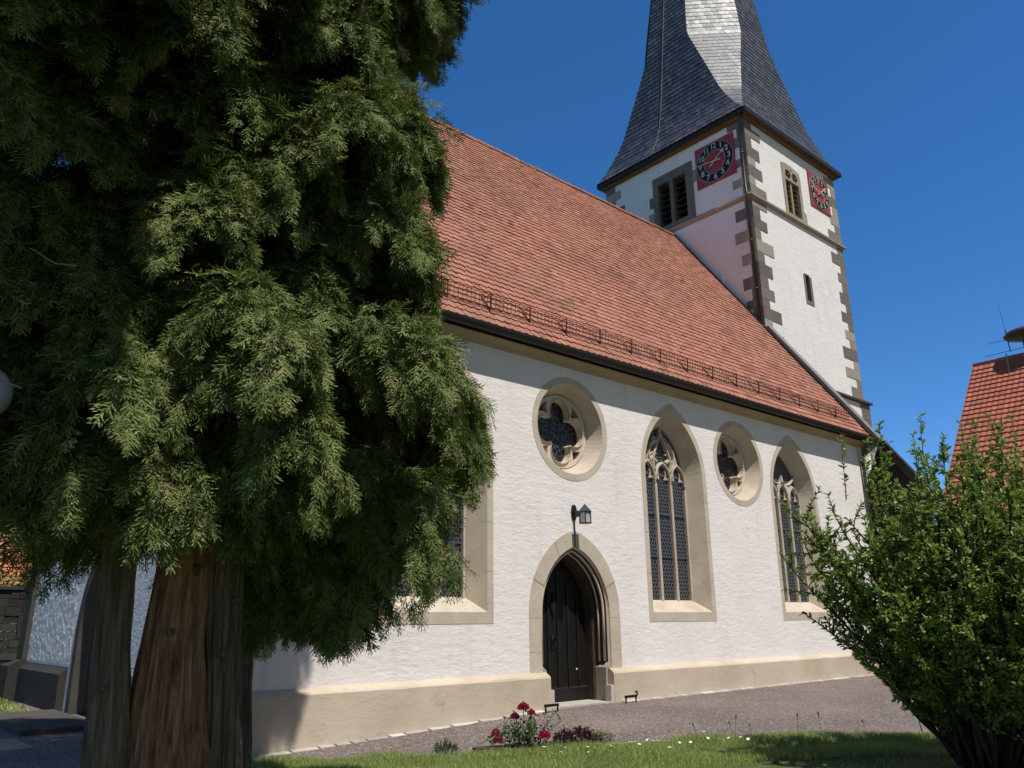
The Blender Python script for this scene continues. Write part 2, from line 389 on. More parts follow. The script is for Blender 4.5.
X = np.repeat(xs[None], len(tt), 0); Yb = -9.0; Yl = Yb+(edge(xs)[None]-Yb)*tt[:, None]
Z = gz(X, Yl)+.03*np.clip((edge(xs)[None]-Yl)/.12, 0, 1)**.5+.004
V = np.stack([X, Yl, Z], -1).reshape(-1, 3); nx = len(xs)
q = [(j*nx+i, j*nx+i+1, (j+1)*nx+i+1, (j+1)*nx+i) for j in range(len(tt)-1) for i in range(nx-1)]
tag(npmesh('lawn', V, np.array(q).ravel(), [4]*len(q), TURF, None, True), kind='structure')
grid('west_lawn', np.arange(-7, 4.31, .6), np.arange(20.6, 30, .6), TURF, .02)
# strip of pale setting stones along the plinth and the lawn edge
k_ = MB()
x = 4.9
while x < 24.6:
    L_ = rng.uniform(.25, .6)
    if not 10.95 < x+L_/2 < 12.75:
        z = float(gz(x, 11)); dy = rng.uniform(-.015, .02)
        k_.add([(x, 11.33+dy, z-.03), (x+L_-.012, 11.33+dy, z-.03), (x+L_-.012, 11.45, z-.03), (x, 11.45, z-.03), (x+.006, 11.335+dy, z+.014), (x+L_-.018, 11.335+dy, z+.012), (x+L_-.02, 11.45, z+.03), (x+.006, 11.45, z+.03)],
               [(4, 5, 6, 7), (0, 1, 5, 4), (1, 2, 6, 5), (3, 0, 4, 7)])
    x += L_
tag(k_.build('edging_strip', KERB), kind='structure')
k_ = MB(); x = 6.9
while x < 10.6:
    L_ = rng.uniform(.14, .3); y = float(edge(x))+.06; y1 = float(edge(x+L_))+.06; z = float(gz(x, y)); wd = .10
    if rng.random() < .8:
        k_.add([(x, y, z-.02), (x+L_-.02, y1, z-.02), (x+L_+.04, y1+wd, z-.02), (x+.06, y+wd, z-.02), (x, y, z+.03), (x+L_-.02, y1, z+.03), (x+L_+.04, y1+wd, z+.03), (x+.06, y+wd, z+.03)],
               [(4, 5, 6, 7), (0, 1, 5, 4), (1, 2, 6, 5), (2, 3, 7, 6), (3, 0, 4, 7)])
    x += L_
tag(k_.build('lawn_edging', KERB), kind='structure')
# small grass island beyond the church corner
isl = MB(); c0 = Vector((22.6, 8.6, 0)); pts = []
for i in range(28):
    a = 2*math.pi*i/28; pts.append((c0.x+2.9*math.cos(a), c0.y+1.35*math.sin(a)))
FZ = lambda a, z, d: Vector((a, z, -d))
isl.plate(FZ, pts, [], -.05, .02); tag(isl.build('grass_island', TURF), kind='structure')
ik = MB(); ik.plate(FZ, [(c0.x+(p-c0.x)*1.05, c0.y+(q_-c0.y)*1.09) for p, q_ in pts], [[(c0.x+(p-c0.x)*1.002, c0.y+(q_-c0.y)*1.002) for p, q_ in pts]], -.08, .02)
tag(ik.build('island_kerb', KERB), kind='structure')

# ================================================================== CHURCH
YW, XW, XE, YN, YR = 11.575, 4.8, 25.1, 24.85, 18.21
church = thing('church', (XW, YW, 0), 'white plastered gothic church with red tiled nave roof and clock tower with dark slate spire', 'church')
FS = frame((0, YW, 0), (1, 0, 0), (0, -1, 0))
FW = frame((XW, 0, 0), (0, 1, 0), (-1, 0, 0))
DZ0 = 6.95
L_W = [(8.42, 0), (15.27, 0), (20.65, 1)]; R_W = [(11.81, 5.475), (18.02, 5.475)]
HW, ZS, ZA, Z0 = 1.23, 4.86, 6.61, 1.53
doorprof = lambda hw, z0, za: arch(11.80, hw, z0, 1.72, za)
holes = [arch(c, HW, Z0, ZS, ZA) for c, _ in L_W]+[circle(c, z, 1.12) for c, z in R_W]
wl = MB()
dd = doorprof(1.27, .02, 3.32)
outer = [(XW, -.6), (dd[0][0], -.6)]+dd+[(dd[-1][0], -.6), (XE, -.6), (XE, DZ0), (XW, DZ0)]
wl.plate(FS, outer, holes, 0, .75)
# west gable with portal hole, east gable, north wall
gp = arch(18.21, 1.72, -.6, 1.3, 3.35)
gab = [(YW+.751, -.6)]+gp+[(YN, -.6), (YN, 7.0), (YR, 16.72), (YW+.751, 7.5)]
gw = MB(); gw.plate(FW, gab, [], 0, .7)
FE = frame((XE-.6, 0, 0), (0, 1, 0), (-1, 0, 0))
wl.plate(FE, [(YW+.751, -.6), (YN, -.6), (YN, 7.0), (YR, 16.72), (YW+.751, 7.5)], [], 0, .6)
wl.box((XW+.71, YN-.7, -.6), (XE-.61, YN, 7.0))
wl.build('nave_wall', PLASTER, church); gw.build('gable_wall', m_plaster('rough_plaster', (.74, .68, .63), (.8, .74, .69), 1.3, .07), church)

# rough old plaster on the west gable: real unevenness that the grazing sun picks out
from mathutils import noise as mnoise
ys_, zs2 = np.arange(20.12, 24.34, .026), np.arange(.715, 5.6, .026); V = []
for z in zs2:
    for y in ys_:
        ft = min(1, (y-20.1)/.1, (24.36-y)/.06, (z-.70)/.05); v = Vector((y*5.2, z*6.5, 1.3))
        V.append((XW-.004-ft*(.012+.008*mnoise.noise(v)+.006*mnoise.noise(v*2.7)), y, z))
nx_ = len(ys_); q = [(j*nx_+i, j*nx_+i+1, (j+1)*nx_+i+1, (j+1)*nx_+i) for j in range(len(zs2)-1) for i in range(nx_-1)]
npmesh('rough_plaster', np.array(V), np.array(q).ravel(), [4]*len(q), PLASTER, church, True)
# ---- lancet windows
def lancet(c, kind):
    F = FS
    oF = arch(c, HW, Z0, ZS, ZA); iF = arch(c, HW-.145, Z0+.2, ZS, ZA-.19); gF = arch(c, .855, 2.0, ZS-.05, ZA-.50)
    win = MB(); win.loft(F, [(oF, .10), (oF, -.006), (iF, -.006), (gF, .38), (gF, .62)], closed=True)
    surround = win.build('window', SAND, church)
    # joints of the frame stones: thin pale grooves are part of the stone mesh below
    for z in (2.45, 3.35, 4.3):
        for s in (-1, 1):
            j = MB()
            a0, a1, a2 = c+s*HW, c+s*(HW-.145), c+s*.855
            zz = z+(.0 if s > 0 else .1)
            j.add([F(a0, zz, -.009), F(a0, zz+.014, -.009), F(a1, zz+.014, -.009), F(a1, zz, -.009), F(a2+s*.004, zz+.016, .377), F(a2+s*.004, zz+.002, .377)], [(0, 1, 2, 3), (3, 2, 4, 5)])
            j.build('mortar_joint', KERB, surround)
    # glazing
    g = MB(); g.plate(F, arch(c, .85, 1.98, ZS-.05, ZA-.505), [], .425, .445)
    g.build('glass', GLASS, surround, uvF=lambda p: (p.x-c+.059, p.z))
    # saddle bars
    for z in (2.96, 3.95, 4.88):
        b = MB(); b.add([F(c-.85, z, .395), F(c+.85, z, .395), F(c+.85, z+.035, .395), F(c-.85, z+.035, .395), F(c-.85, z, .42), F(c+.85, z, .42), F(c+.85, z+.035, .42), F(c-.85, z+.035, .42)], [(0, 1, 2, 3), (4, 7, 6, 5), (0, 4, 5, 1), (3, 2, 6, 7)])
        b.build('saddle_bar', LEADBAR, surround)
    # mullions
    for a in (c-.285, c+.285):
        m = MB(); m.ribbon(F, [(a, 1.9), (a, 4.75)], .076, .33, .43); m.build('mullion', SAND, surround)
    tr = MB(); D0, D1, wd = .33, .43, .06
    def path(fn, n=16): return [fn(i/n) for i in range(n+1)]
    for s in (-1, 1):
        tr.ribbon(F, [(c+s*.825, 1.98), (c+s*.83, 4.62)], .05, .34, .43)
    for lc, hw in ((c-.565, .27), (c, .285), (c+.565, .27)):            # cusped heads of the three lights
        ap = arch(lc, hw, 4.7, 4.78, 5.2, 8); tr.ribbon(F, ap, wd, D0, D1)
        for s in (-1, 1):
            tr.ribbon(F, [(lc+s*hw, 4.80), (lc+s*hw*.62, 4.84), (lc+s*hw*.38, 4.80)], .05, D0+.05, D1)
            tr.ribbon(F, [(lc+s*hw*.38, 4.80), (lc+s*hw*.52, 4.93), (lc+s*hw*.40, 5.04)], .04, D0+.05, D1)
    if kind == 0:
        for s in (-1, 1):                                             # two flowing mouchettes leaning apart and a crown drop
            S = lambda t, s=s: (c+s*(.02+.30*math.sin(math.pi*t)**1+.0*t), 5.2+.72*t)
            tr.ribbon(F, path(lambda t, s=s: (c+s*(.285+.20*math.sin(t*math.pi*1.0)*(1-t)-.27*t), 5.0+.95*t)), wd, D0, D1)
            tr.ribbon(F, path(lambda t, s=s: (c+s*(.285+.34*math.sin(t*math.pi*.62)-.36*t*t), 5.0+.74*t)), wd, D0, D1)
            tr.ribbon(F, path(lambda t, s=s: (c+s*(.56+.02*t-.44*t*t), 5.2+.55*t)), .06, D0+.02, D1)
            tr.ribbon(F, [(c+s*.18, 5.22), (c+s*.32, 5.32), (c+s*.50, 5.2)], .09, D0+.02, D1)
            tr.ribbon(F, [(c+s*.40, 5.38), (c+s*.28, 5.46), (c+s*.16, 5.42)], .05, D0+.05, D1)
            tr.ribbon(F, [(c+s*.07, 5.74), (c+s*.2, 5.83), (c+s*.3, 5.76)], .05, D0+.05, D1)
        tr.ribbon(F, [(c, 5.9), (c, 6.2)], .07, D0, D1)
    else:
        for s in (-1, 1):                                             # one large curved triangle standing on the heads
            tr.ribbon(F, path(lambda t, s=s: (c+s*.80*t, 5.30-.12*math.sin(math.pi*t)+.38*t*t)), wd, D0, D1)
            tr.ribbon(F, path(lambda t, s=s: (c+s*(.285+.42*t), 5.02+.2*math.sin(t*math.pi))), .06, D0+.02, D1)
            tr.ribbon(F, path(lambda t, s=s: (c+s*(.80-.0*t-.70*t**2.2), 5.66+.52*t)), .06, D0+.02, D1)
            tr.add([F(c+s*.02, 5.30, D0), F(c+s*.30, 5.16, D0), F(c+s*.27, 5.0, D0), F(c+s*.02, 5.18, D0), F(c+s*.02, 5.30, D1), F(c+s*.30, 5.16, D1), F(c+s*.27, 5.0, D1), F(c+s*.02, 5.18, D1)], [(0, 1, 2, 3), (0, 4, 5, 1), (1, 5, 6, 2), (2, 6, 7, 3), (3, 7, 4, 0)])
        tr.add([F(c-.09, 5.2, D0), F(c+.09, 5.2, D0), F(c, 5.5, D0), F(c-.09, 5.2, D1), F(c+.09, 5.2, D1), F(c, 5.5, D1)], [(0, 1, 2), (0, 3, 4, 1), (1, 4, 5, 2), (2, 5, 3, 0)])
    tr.build('tracery', SAND, surround)
for c, k in L_W: lancet(c, k)
def oculus(c, z):
    F = FS; n = 56
    win = MB(); win.loft(F, [(circle(c, z, 1.12, n), .1), (circle(c, z, 1.12, n), -.006), (circle(c, z, .975, n), -.006), (circle(c, z, .80, n), .40), (circle(c, z, .80, n), .60)], closed=True)
    sur = win.build('round_window', SAND, church)
    lobes = []
    for k in range(4):                                                # quatrefoil outline
        a0 = math.pi/2*k
        for i in range(15):
            t = -math.radians(112)+math.radians(224)*i/14
            lobes.append((c+.40*math.cos(a0)+.285*math.cos(a0+t), z+.40*math.sin(a0)+.285*math.sin(a0+t)))
    sp = []
    for k in range(4):
        a = math.pi/4+math.pi/2*k; q = lambda r_, da: (c+r_*math.cos(a+da), z+r_*math.sin(a+da))
        sp.append([q(.50, 0), q(.66, .17), q(.715, .26), q(.73, .1), q(.735, 0), q(.73, -.1), q(.715, -.26), q(.66, -.17)])
    tp = MB(); tp.plate(F, circle(c, z, .80, n), [lobes]+sp, .34, .50)
    tp.loft(F, [([(c+(a-c)*1.085, z+(b-z)*1.085) for a, b in lobes], .338), ([(c+(a-c)*1.03, z+(b-z)*1.03) for a, b in lobes], .30), (lobes, .325), (lobes, .36)], closed=True)
    tp.build('tracery', SAND, sur)
    g = MB(); g.plate(F, circle(c, z, .79, n), [], .51, .53); g.build('glass', GLASSO, sur)
for c, z in R_W: oculus(c, z)

# ---- south portal and door
def bodyline(hw, z0, za, d): return (doorprof(hw, z0, za), d)
po = MB()
po.loft(FS, [bodyline(1.275, .62, 3.335, .12), bodyline(1.275, .62, 3.335, -.012), bodyline(.965, .62, 3.02, -.012)])
po.loft(FS, [bodyline(.965, .02, 3.02, -.012), bodyline(.955, .02, 3.01, .02), bodyline(.925, .02, 2.975, .05)])
portal = po.build('portal', SAND, church)
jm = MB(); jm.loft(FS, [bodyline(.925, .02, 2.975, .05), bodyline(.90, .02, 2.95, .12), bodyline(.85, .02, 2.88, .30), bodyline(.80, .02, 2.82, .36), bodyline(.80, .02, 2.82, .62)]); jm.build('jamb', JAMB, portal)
for hw, za, d, r_, z0 in ((.875, 2.93, .095, .027, .78), (.845, 2.89, .21, .02, .78)):
    ro = MB(); ro.tube([FS(a, z, d) for a, z in doorprof(hw, z0, za)], r_, 8); ro.build('roll_moulding', SAND, portal, True)
for s in (-1, 1):
    for z in (1.0, 1.62):
        q = MB(); q.add([FS(11.80+s*1.274, z, -.0145), FS(11.80+s*.967, z, -.0145), FS(11.80+s*.967, z+.013, -.0145), FS(11.80+s*1.274, z+.013, -.0145)], [(0, 1, 2, 3)]); q.build('mortar_joint', KERB, portal)
    for f_ in (.35, .72):
        pi_, po_ = doorprof(.968, .6, 3.022), doorprof(1.273, .6, 3.333); i_ = 1+int(14*f_); i_ = i_ if s < 0 else len(pi_)-1-i_
        q = MB(); a_, b_ = pi_[i_], po_[i_]; q.add([FS(a_[0], a_[1], -.0145), FS(b_[0], b_[1], -.0145), FS(b_[0], b_[1]+.012, -.0145), FS(a_[0], a_[1]+.012, -.0145)], [(0, 1, 2, 3)]); q.build('mortar_joint', DARKST, portal)
for s in (-1, 1):
    pb = MB(); a0 = 11.80+s*.965; a1 = 11.80+s*.82
    lo, hi = min(a0, a1), max(a0, a1)
    b0 = FS(lo, -.3, .03); b1 = FS(hi, .66, .32); pb.box((b0.x, b0.y, b0.z), (b1.x, b1.y, b1.z))
    pb.add([(lo, b0.y, .662), (hi, b0.y, .662), (hi, b1.y, .662), (lo, b1.y, .662), (a0, b1.y-.02, .80), (a0, b0.y+.02, .80)], [(0, 1, 2, 3), (0, 1, 5), (2, 3, 4), (1, 2, 4, 5), (3, 0, 5, 4)])
    pb.build('jamb_base', SANDG, portal)
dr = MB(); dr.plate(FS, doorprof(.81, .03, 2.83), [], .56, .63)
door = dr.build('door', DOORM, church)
bt = MB()
for a in (-.56, -.27, .0, .29, .56):
    zt = 2.62-abs(a)*1.0
    bt.box((11.80+a-.022, YW+.533, .30), (11.80+a+.022, YW+.565, zt))
bt.build('cover_strip', DOORT, door)
lz = MB(); lz.plate(FS, [(11.68, 1.62), (11.76, 1.86), (11.68, 2.12), (11.60, 1.86)], [], .528, .562); lz.build('lozenge_pane', VOID, door)
kb = MB(); kb.box((11.0, YW+.525, .04), (12.6, YW+.562, .27)); kb.add([(11.0, YW+.525, .27), (12.6, YW+.525, .27), (12.6, YW+.562, .305), (11.0, YW+.562, .305)], [(0, 1, 2, 3)]); kb.build('kick_board', DOORT, door)
hd = MB(); hd.lathe((0, 0, 0), [(.05, 0), (.05, .012), (.03, .02)], 14)
hd.v = [(11.66+x_, YW+.533-z_, 1.24+y_) for x_, y_, z_ in hd.v]
ring = [(11.66+.062*math.cos(t), YW+.505, 1.17+.075*math.sin(t)) for t in np.linspace(0, 2*math.pi, 19)]
hd.tube(ring, .011, 6, False); hd.build('ring_handle', IRON, door, True)
for z in (.62, 1.95):
    hg = MB(); hg.box((11.02, YW+.522, z), (11.33, YW+.531, z+.045)); hg.build('hinge', IRON, door)
ls = MB(); ls.lathe((0, 0, 0), [(.022, 0), (.022, .012), (.012, .02)], 10); ls.v = [(12.32+x_, YW+.56-z_, .62+y_) for x_, y_, z_ in ls.v]; ls.build('door_stud', GOLD, door)
thr = MB(); thr.box((10.95, 11.44, -.12), (12.66, YW+.62, .028)); thr.build('threshold', KERB, church)

# ---- plinth
for x0, x1 in ((XW-.13, 10.93), (12.68, XE+.02)):
    p = MB(); prof = [(YW+.02, -.7), (YW-.14, -.7), (YW-.13, .545), (YW-.11, .575), (YW-.004, .645), (YW+.02, .645)]
    n = max(2, int((x1-x0)/.4)); k = len(prof); b = len(p.v)
    for i in range(n+1):
        xx = x0+(x1-x0)*i/n
        for y, z in prof: p.v.append((xx, y+(rng.uniform(-.004, .004) if y < YW-.05 else 0), z+(rng.uniform(-.006, .006) if z > 0 else 0)))
    for i in range(n):
        for j in range(k-1): p.f.append((b+i*k+j, b+(i+1)*k+j, b+(i+1)*k+j+1, b+i*k+j+1))
    p.f.append(tuple(b+j for j in range(k))); p.f.append(tuple(b+n*k+j for j in range(k)))
    p.build('plinth', PLINTH, church)
    cap = MB()
# stone returns of the plinth beside the door
for s, a0, a1 in ((-1, 10.931, 11.02), (1, 12.58, 12.679)):
    q = MB(); q.box((a0, YW-.125, -.3), (a1, YW+.03, .33)); q.build('plinth_return', SAND, church)
# west face plinth, with the stepped buttress foot at the far corner
for y0, y1 in ((YW-.1, 16.2), (20.2, YN)):
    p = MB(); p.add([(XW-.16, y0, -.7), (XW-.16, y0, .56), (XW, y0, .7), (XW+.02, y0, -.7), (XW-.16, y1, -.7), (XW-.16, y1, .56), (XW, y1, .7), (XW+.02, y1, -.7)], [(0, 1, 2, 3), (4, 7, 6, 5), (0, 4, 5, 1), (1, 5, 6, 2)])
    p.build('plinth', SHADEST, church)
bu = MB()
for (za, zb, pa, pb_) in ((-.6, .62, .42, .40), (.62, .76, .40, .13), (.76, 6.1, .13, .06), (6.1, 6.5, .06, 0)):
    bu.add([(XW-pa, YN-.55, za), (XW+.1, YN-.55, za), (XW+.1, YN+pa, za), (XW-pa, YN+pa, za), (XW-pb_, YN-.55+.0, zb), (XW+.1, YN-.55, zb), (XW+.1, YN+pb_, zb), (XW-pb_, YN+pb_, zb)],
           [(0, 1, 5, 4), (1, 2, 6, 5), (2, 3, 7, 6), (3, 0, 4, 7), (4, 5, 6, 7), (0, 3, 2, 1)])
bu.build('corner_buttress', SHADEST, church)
qw = MB(); z = .72; i = 0
while z < 6.6:
    h = rng.uniform(.35, .5); lx, ly = ((.7, .4) if i % 2 else (.4, .7)); i += 1
    qw.box((XW-.012, YW-.012, z), (XW+lx*.9, YW+.03, z+h-.012)); z += h
qw.build('corner_stones', SANDG, church)
# west portal
wp = MB()
A = lambda hw, za: arch(18.21, hw, -.3, 1.3, za-1.35)
wp.loft(FW, [(A(1.73, 4.71), .08), (A(1.73, 4.71), -.02), (A(1.45, 4.35), -.02), (A(1.3, 4.15), .18), (A(1.22, 4.05), .18), (A(1.08, 3.86), .45), (A(1.02, 3.78), .45), (A(1.0, 3.75), .66)])
wpo = wp.build('west_portal', DARKST, church)
wd_ = MB(); wd_.plate(FW, A(1.02, 3.78), [], .5, .6)
wdo = wd_.build('west_door', DOORM, church)
for a in (17.6, 17.9, 18.2, 18.5, 18.8):
    q = MB(); q.box((XW+.47, a-.02, -.1), (XW+.505, a+.02, 2.0)); q.build('cover_strip', DOORT, wdo)
# small gable openings high on the west wall
for y in (16.4, 20.0):
    sl_ = MB(); sl_.loft(FW, [(arch(y, .42, 8.6, 9.9, 10.5), -.01), (arch(y, .3, 8.75, 9.9, 10.35), -.01), (arch(y, .26, 8.8, 9.9, 10.3), .25)], closed=True)
    so_ = sl_.build('gable_window', SANDG, church); g = MB(); g.plate(FW, arch(y, .29, 8.77, 9.9, 10.33), [], -.004, .01); g.build('glass', GLASSO, so_)

# ---- cornice, gutter
cn = MB(); prof = [(YW+.01, 6.80), (YW-.03, 6.82), (YW-.06, 6.89), (YW-.15, 6.95), (YW-.2, 7.0), (YW-.2, 7.08), (YW+.01, 7.08)]
k = len(prof); b = 0
for xx in (XW-.02, XE+.0):
    for y, z in prof: cn.v.append((xx, y, z))
for j in range(k): cn.f.append((j, (j+1) % k, k+(j+1) % k, k+j))
cn.f += [tuple(range(k)), tuple(range(2*k-1, k-1, -1))]; cn.build('cornice', CORN, church)
gu = MB(); gy = YW-.35; n = 9; pr = []
for i in range(n+1):
    t = math.pi+math.pi*i/n; pr.append((gy+.105*math.cos(t), 7.10+.135*math.sin(t)))
pr += [(gy+.095, 7.10), (gy-.095, 7.11)]
k = len(pr)
for xx in (XW-.1, XE+.05):
    for y, z in pr: gu.v.append((xx, y, z))
for j in range(k): gu.f.append((j, (j+1) % k, k+(j+1) % k, k+j))
gu.f += [tuple(range(k)), tuple(range(2*k-1, k-1, -1))]
gu.box((XW-.1, YW-.222, 6.965), (XE+.05, YW-.202, 7.14)); gu.build('gutter', GUTTER, church)
dp = MB(); xp = XE-.22
dp.tube([(xp, gy, 7.0), (xp, gy, 6.86), (xp, YW-.2, 6.62), (xp, YW-.11, 6.45), (xp, YW-.09, 5.5), (xp, YW-.09, .62), (xp, YW-.2, .4), (xp, YW-.2, -.1)], .055, 10)
dp.build('downpipe', PIPE, church, True)

# ---- nave roof: individual clay tiles over a deck
SL = 1.41; th = math.atan(SL); RY0, RZ0 = 11.22, 7.12
rl = (YR-RY0)/math.cos(th)
def roofP(x, s, h=0): return Vector((x, RY0+s*math.cos(th)-h*math.sin(th), RZ0+s*math.sin(th)+h*math.cos(th)))
dk = MB(); zr = RZ0+rl*math.sin(th); yN2 = 2*YR-RY0
dk.add([(XW-.15, RY0+.03, RZ0-.02), (XE, RY0+.03, RZ0-.02), (XE, YR, zr-.03), (XW-.15, YR, zr-.03), (XW-.15, RY0+.2, RZ0-.12), (XE, RY0+.2, RZ0-.12), (XE, YR, zr-.3), (XW-.15, YR, zr-.3)],
       [(0, 1, 2, 3), (4, 7, 6, 5), (0, 4, 5, 1), (0, 3, 7, 4), (1, 5, 6, 2)])
dk.add([(XW-.15, yN2, RZ0), (XE, yN2, RZ0), (XE, YR+.001, zr), (XW-.15, YR+.001, zr), (XW-.15, yN2-.2, RZ0-.12), (XE, yN2-.2, RZ0-.12), (XE, YR+.001, zr-.3), (XW-.15, YR+.001, zr-.3)],
       [(0, 1, 2, 3), (4, 7, 6, 5), (0, 4, 5, 1), (0, 3, 7, 4), (1, 5, 6, 2)])
roof = dk.build('nave_roof', m_flat('roof_deck', (.11, .05, .035), .9), church)
TWd, EXP, TL = .196, .212, .40
shape = [(-.096, TL), (.096, TL), (.096, .06), (.074, .024), (.04, .004), (0, -.003), (-.04, .004), (-.074, .024), (-.096, .06)]
nrow = int(rl/EXP)+1; ncol = int((XE-XW+.2)/TWd); Vt = []; lo = []; ct = []; m_ = len(shape)
for r_ in range(nrow):
    s0 = r_*EXP-.02
    sag = 0
    for c in range(ncol+1):
        cx = XW-.15+TWd*(c+(.5 if r_ % 2 else 0))+rng.uniform(-.004, .004)
        if cx > XE-.05: continue
        ds = rng.uniform(-.007, .007); tilt = rng.uniform(-.004, .005); dz = rng.uniform(-.003, .004)
        wav = .010*math.sin(cx*.55+r_*.21)
        b = len(Vt)
        for (a, t) in shape:
            s_ = min(s0+t+ds, rl+.02); hh = .008+.044*(1-t/TL)+dz+tilt*(a/.096)+wav
            Vt.append(roofP(cx+a, s_, hh))
        for (a, t) in shape[2:]:
            s_ = min(s0+t+ds, rl+.02); hh = .008+.044*(1-t/TL)+dz+tilt*(a/.096)+wav-.030
            Vt.append(roofP(cx+a, s_, hh))
        lo += list(range(b, b+m_)); ct.append(m_)
        for j in range(m_-3):
            lo += [b+2+j, b+m_+j, b+m_+j+1, b+3+j]; ct.append(4)
npmesh('roof_tiling', np.array([tuple(v) for v in Vt]), lo, ct, TILE, roof)
rd = MB(); x = XW-.2
while x < XE:
    pr = []; n = 7; r0 = rng.uniform(-.01, .01)
    for e, xx, rr in ((0, x, .115), (1, min(x+.42, XE), .10)):
        for i in range(n+1):
            t = math.pi*1.12*i/n-.06*math.pi; pr.append((xx, YR-rr*1.1*math.cos(t), zr-.03+r0+rr*math.sin(t)))
    b = rd.add(pr, []);
    for i in range(n): rd.f.append((b+i, b+i+1, b+n+2+i, b+n+1+i))
    rd.f.append(tuple(b+i for i in range(n+1)))
    x += .38
rd.build('ridge_tiles', TILE, roof)
for xx in np.arange(8.4, 24, 2.6):
    v = MB(); v.box((xx, YR-.05, zr+.06), (xx+.12, YR+.05, zr+.11)); v.build('ridge_clip', ZINC, roof)
# snow guard: lattice fence on brackets
sg = MB(); s0, s1 = .42, .42
GX0, GX1 = 5.0, 24.3
def sgP(x, h): return roofP(x, .52, .05)+Vector((0, -.03-.10*h, h))
for h in (.03, .115, .2, .285): sg.tube([sgP(GX0, h), sgP(GX1, h)], .0085, 5)
x = GX0
while x <= GX1: sg.tube([sgP(x, .02), sgP(x, .29)], .0065, 4); x += .105
sgo = sg.build('snow_guard', RUSTRED, roof)
x = 5.2; i = 0
while x < 24.4:
    b = MB(); p0 = roofP(x, .95, .05); p1 = sgP(x, .0)+Vector((0, -.02, -.04)); p2 = sgP(x, .31)
    b.tube([p0, p1], .014, 5); b.tube([p1, p2], .017, 5); b.tube([p2, roofP(x, .85, .05)], .008, 5); b.build('bracket', RUSTRED, sgo); x += 1.07
# east verge: stone-coped gable parapet with dark flashing
vg = MB()
def vp(y, h, x): return Vector((x, y-h*math.sin(th), RZ0+SL*(y-RY0)+h*math.cos(th)))
for (xa, xb, h0, h1, ya, yb, nm, mt) in ((XE-.13, XE+.0, -.1, .10, RY0-.12, YR+.05, 'verge_flashing', GUTTER), (XE+.002, XE+.345, -.6, .17, RY0-.12, 14.52, 'gable_coping', ZINC)):
    g = MB(); g.add([vp(ya, h0, xa), vp(ya, h0, xb), vp(ya, h1, xb), vp(ya, h1, xa), vp(yb, h0, xa), vp(yb, h0, xb), vp(yb, h1, xb), vp(yb, h1, xa)],
          [(0, 3, 2, 1), (4, 5, 6, 7), (0, 1, 5, 4), (1, 2, 6, 5), (2, 3, 7, 6), (3, 0, 4, 7)]); g.build(nm, mt, church)

# ================================================================== TOWER
TX0, TX1, TY0, TY1, TZ = 25.2, 32.35, 14.54, 21.9, 20.9
TCX, TCY = (TX0+TX1)/2, (TY0+TY1)/2
FTL = frame((TX0, 0, 0), (0, 1, 0), (-1, 0, 0))     # faces the nave
FTS = frame((0, TY0, 0), (1, 0, 0), (0, -1, 0))     # faces the churchyard
tw = MB()
lw = rect(17.45, 17.62, 18.95, 19.72); sw = rect(27.94, 17.5, 29.06, 19.7); slit = rect(28.62, 13.82, 29.02, 15.05)
tw.plate(FTL, rect(TY0+.801, 5, TY1, TZ), [lw], 0, .8)
tw.plate(FTS, rect(TX0, -.3, TX1, TZ), [sw, slit], 0, .8)
tw.box((TX1-.8, TY0+.801, -.3), (TX1, TY1, TZ)); tw.box((TX0+.801, TY1-.8, -.3), (TX1-.801, TY1, TZ))
tw.box((TX0+.802, TY0+.802, TZ-.3), (TX1-.802, TY1-.802, TZ-.01))
tower = tw.build('tower', PLASTER_T, church)
lt = MB(); lt.box((TX0+.3, TY0-.13, -.4), (TX1+.13, TY0-.001, 10.05)); lt.box((TX1+.001, TY0, -.4), (TX1+.13, TY1, 10.05)); lt.build('lower_tower', PLASTER_T, church)
def course(z, h, pr, nm, mat, x0=TX0, left=True):
    s = MB(); q = pr
    for (za, zb, pa, pb_) in ((z, z+h*.35, .02, q), (z+h*.35, z+h*.75, q, q), (z+h*.75, z+h*1.3, q, 0.0)):
        xa = x0-(pa if left else 0); xb = x0-(pb_ if left else 0)
        s.add([(xa, TY0-pa, za), (TX1+pa, TY0-pa, za), (TX1+pa, TY1, za), (xa, TY1, za), (xb, TY0-pb_, zb), (TX1+pb_, TY0-pb_, zb), (TX1+pb_, TY1, zb), (xb, TY1, zb)],
              [(0, 1, 5, 4), (1, 2, 6, 5), (3, 0, 4, 7), (0, 3, 2, 1), (4, 5, 6, 7)])
    return s.build(nm, mat, church)
course(17.22, .2, .13, 'string_course', SANDG)
course(10.02, .2, .26, 'string_course', DARKST, TX0+.36, False)
# quoins
def quoins(z0, z1, nm, spec):
    m = MB(); z = z0; i = 0
    while z < z1-.15:
        h = min(rng.uniform(.36, .52), z1-z); i += 1
        for (fx, face) in spec:
            L_ = (rng.uniform(.75, 1.25) if (i+(face == 'L')) % 2 else rng.uniform(.38, .55))
            e = .016; d = rng.uniform(0, .004)
            if face == 'S0': m.box((TX0-.014, TY0-e-d, z+.006), (TX0+L_, TY0+.05, z+h-.006))
            if face == 'L': m.box((TX0-e-d, TY0-.010, z+.006), (TX0+.05, TY0+L_*.72, z+h-.006))
            if face == 'S1': m.box((TX1-L_, TY0-e-d, z+.006), (TX1+.014, TY0+.05, z+h-.006))
            if face == 'L1': m.box((TX0-e-d, TY1-L_, z+.006), (TX0+.05, TY1+.01, z+h-.006))
        z += h
    return m.build(nm, QUOIN, church)
quoins(10.4, 17.2, 'corner_stones', [(0, 'S0'), (0, 'L')]); quoins(17.5, TZ-.02, 'corner_stones', [(0, 'S0'), (0, 'L')])
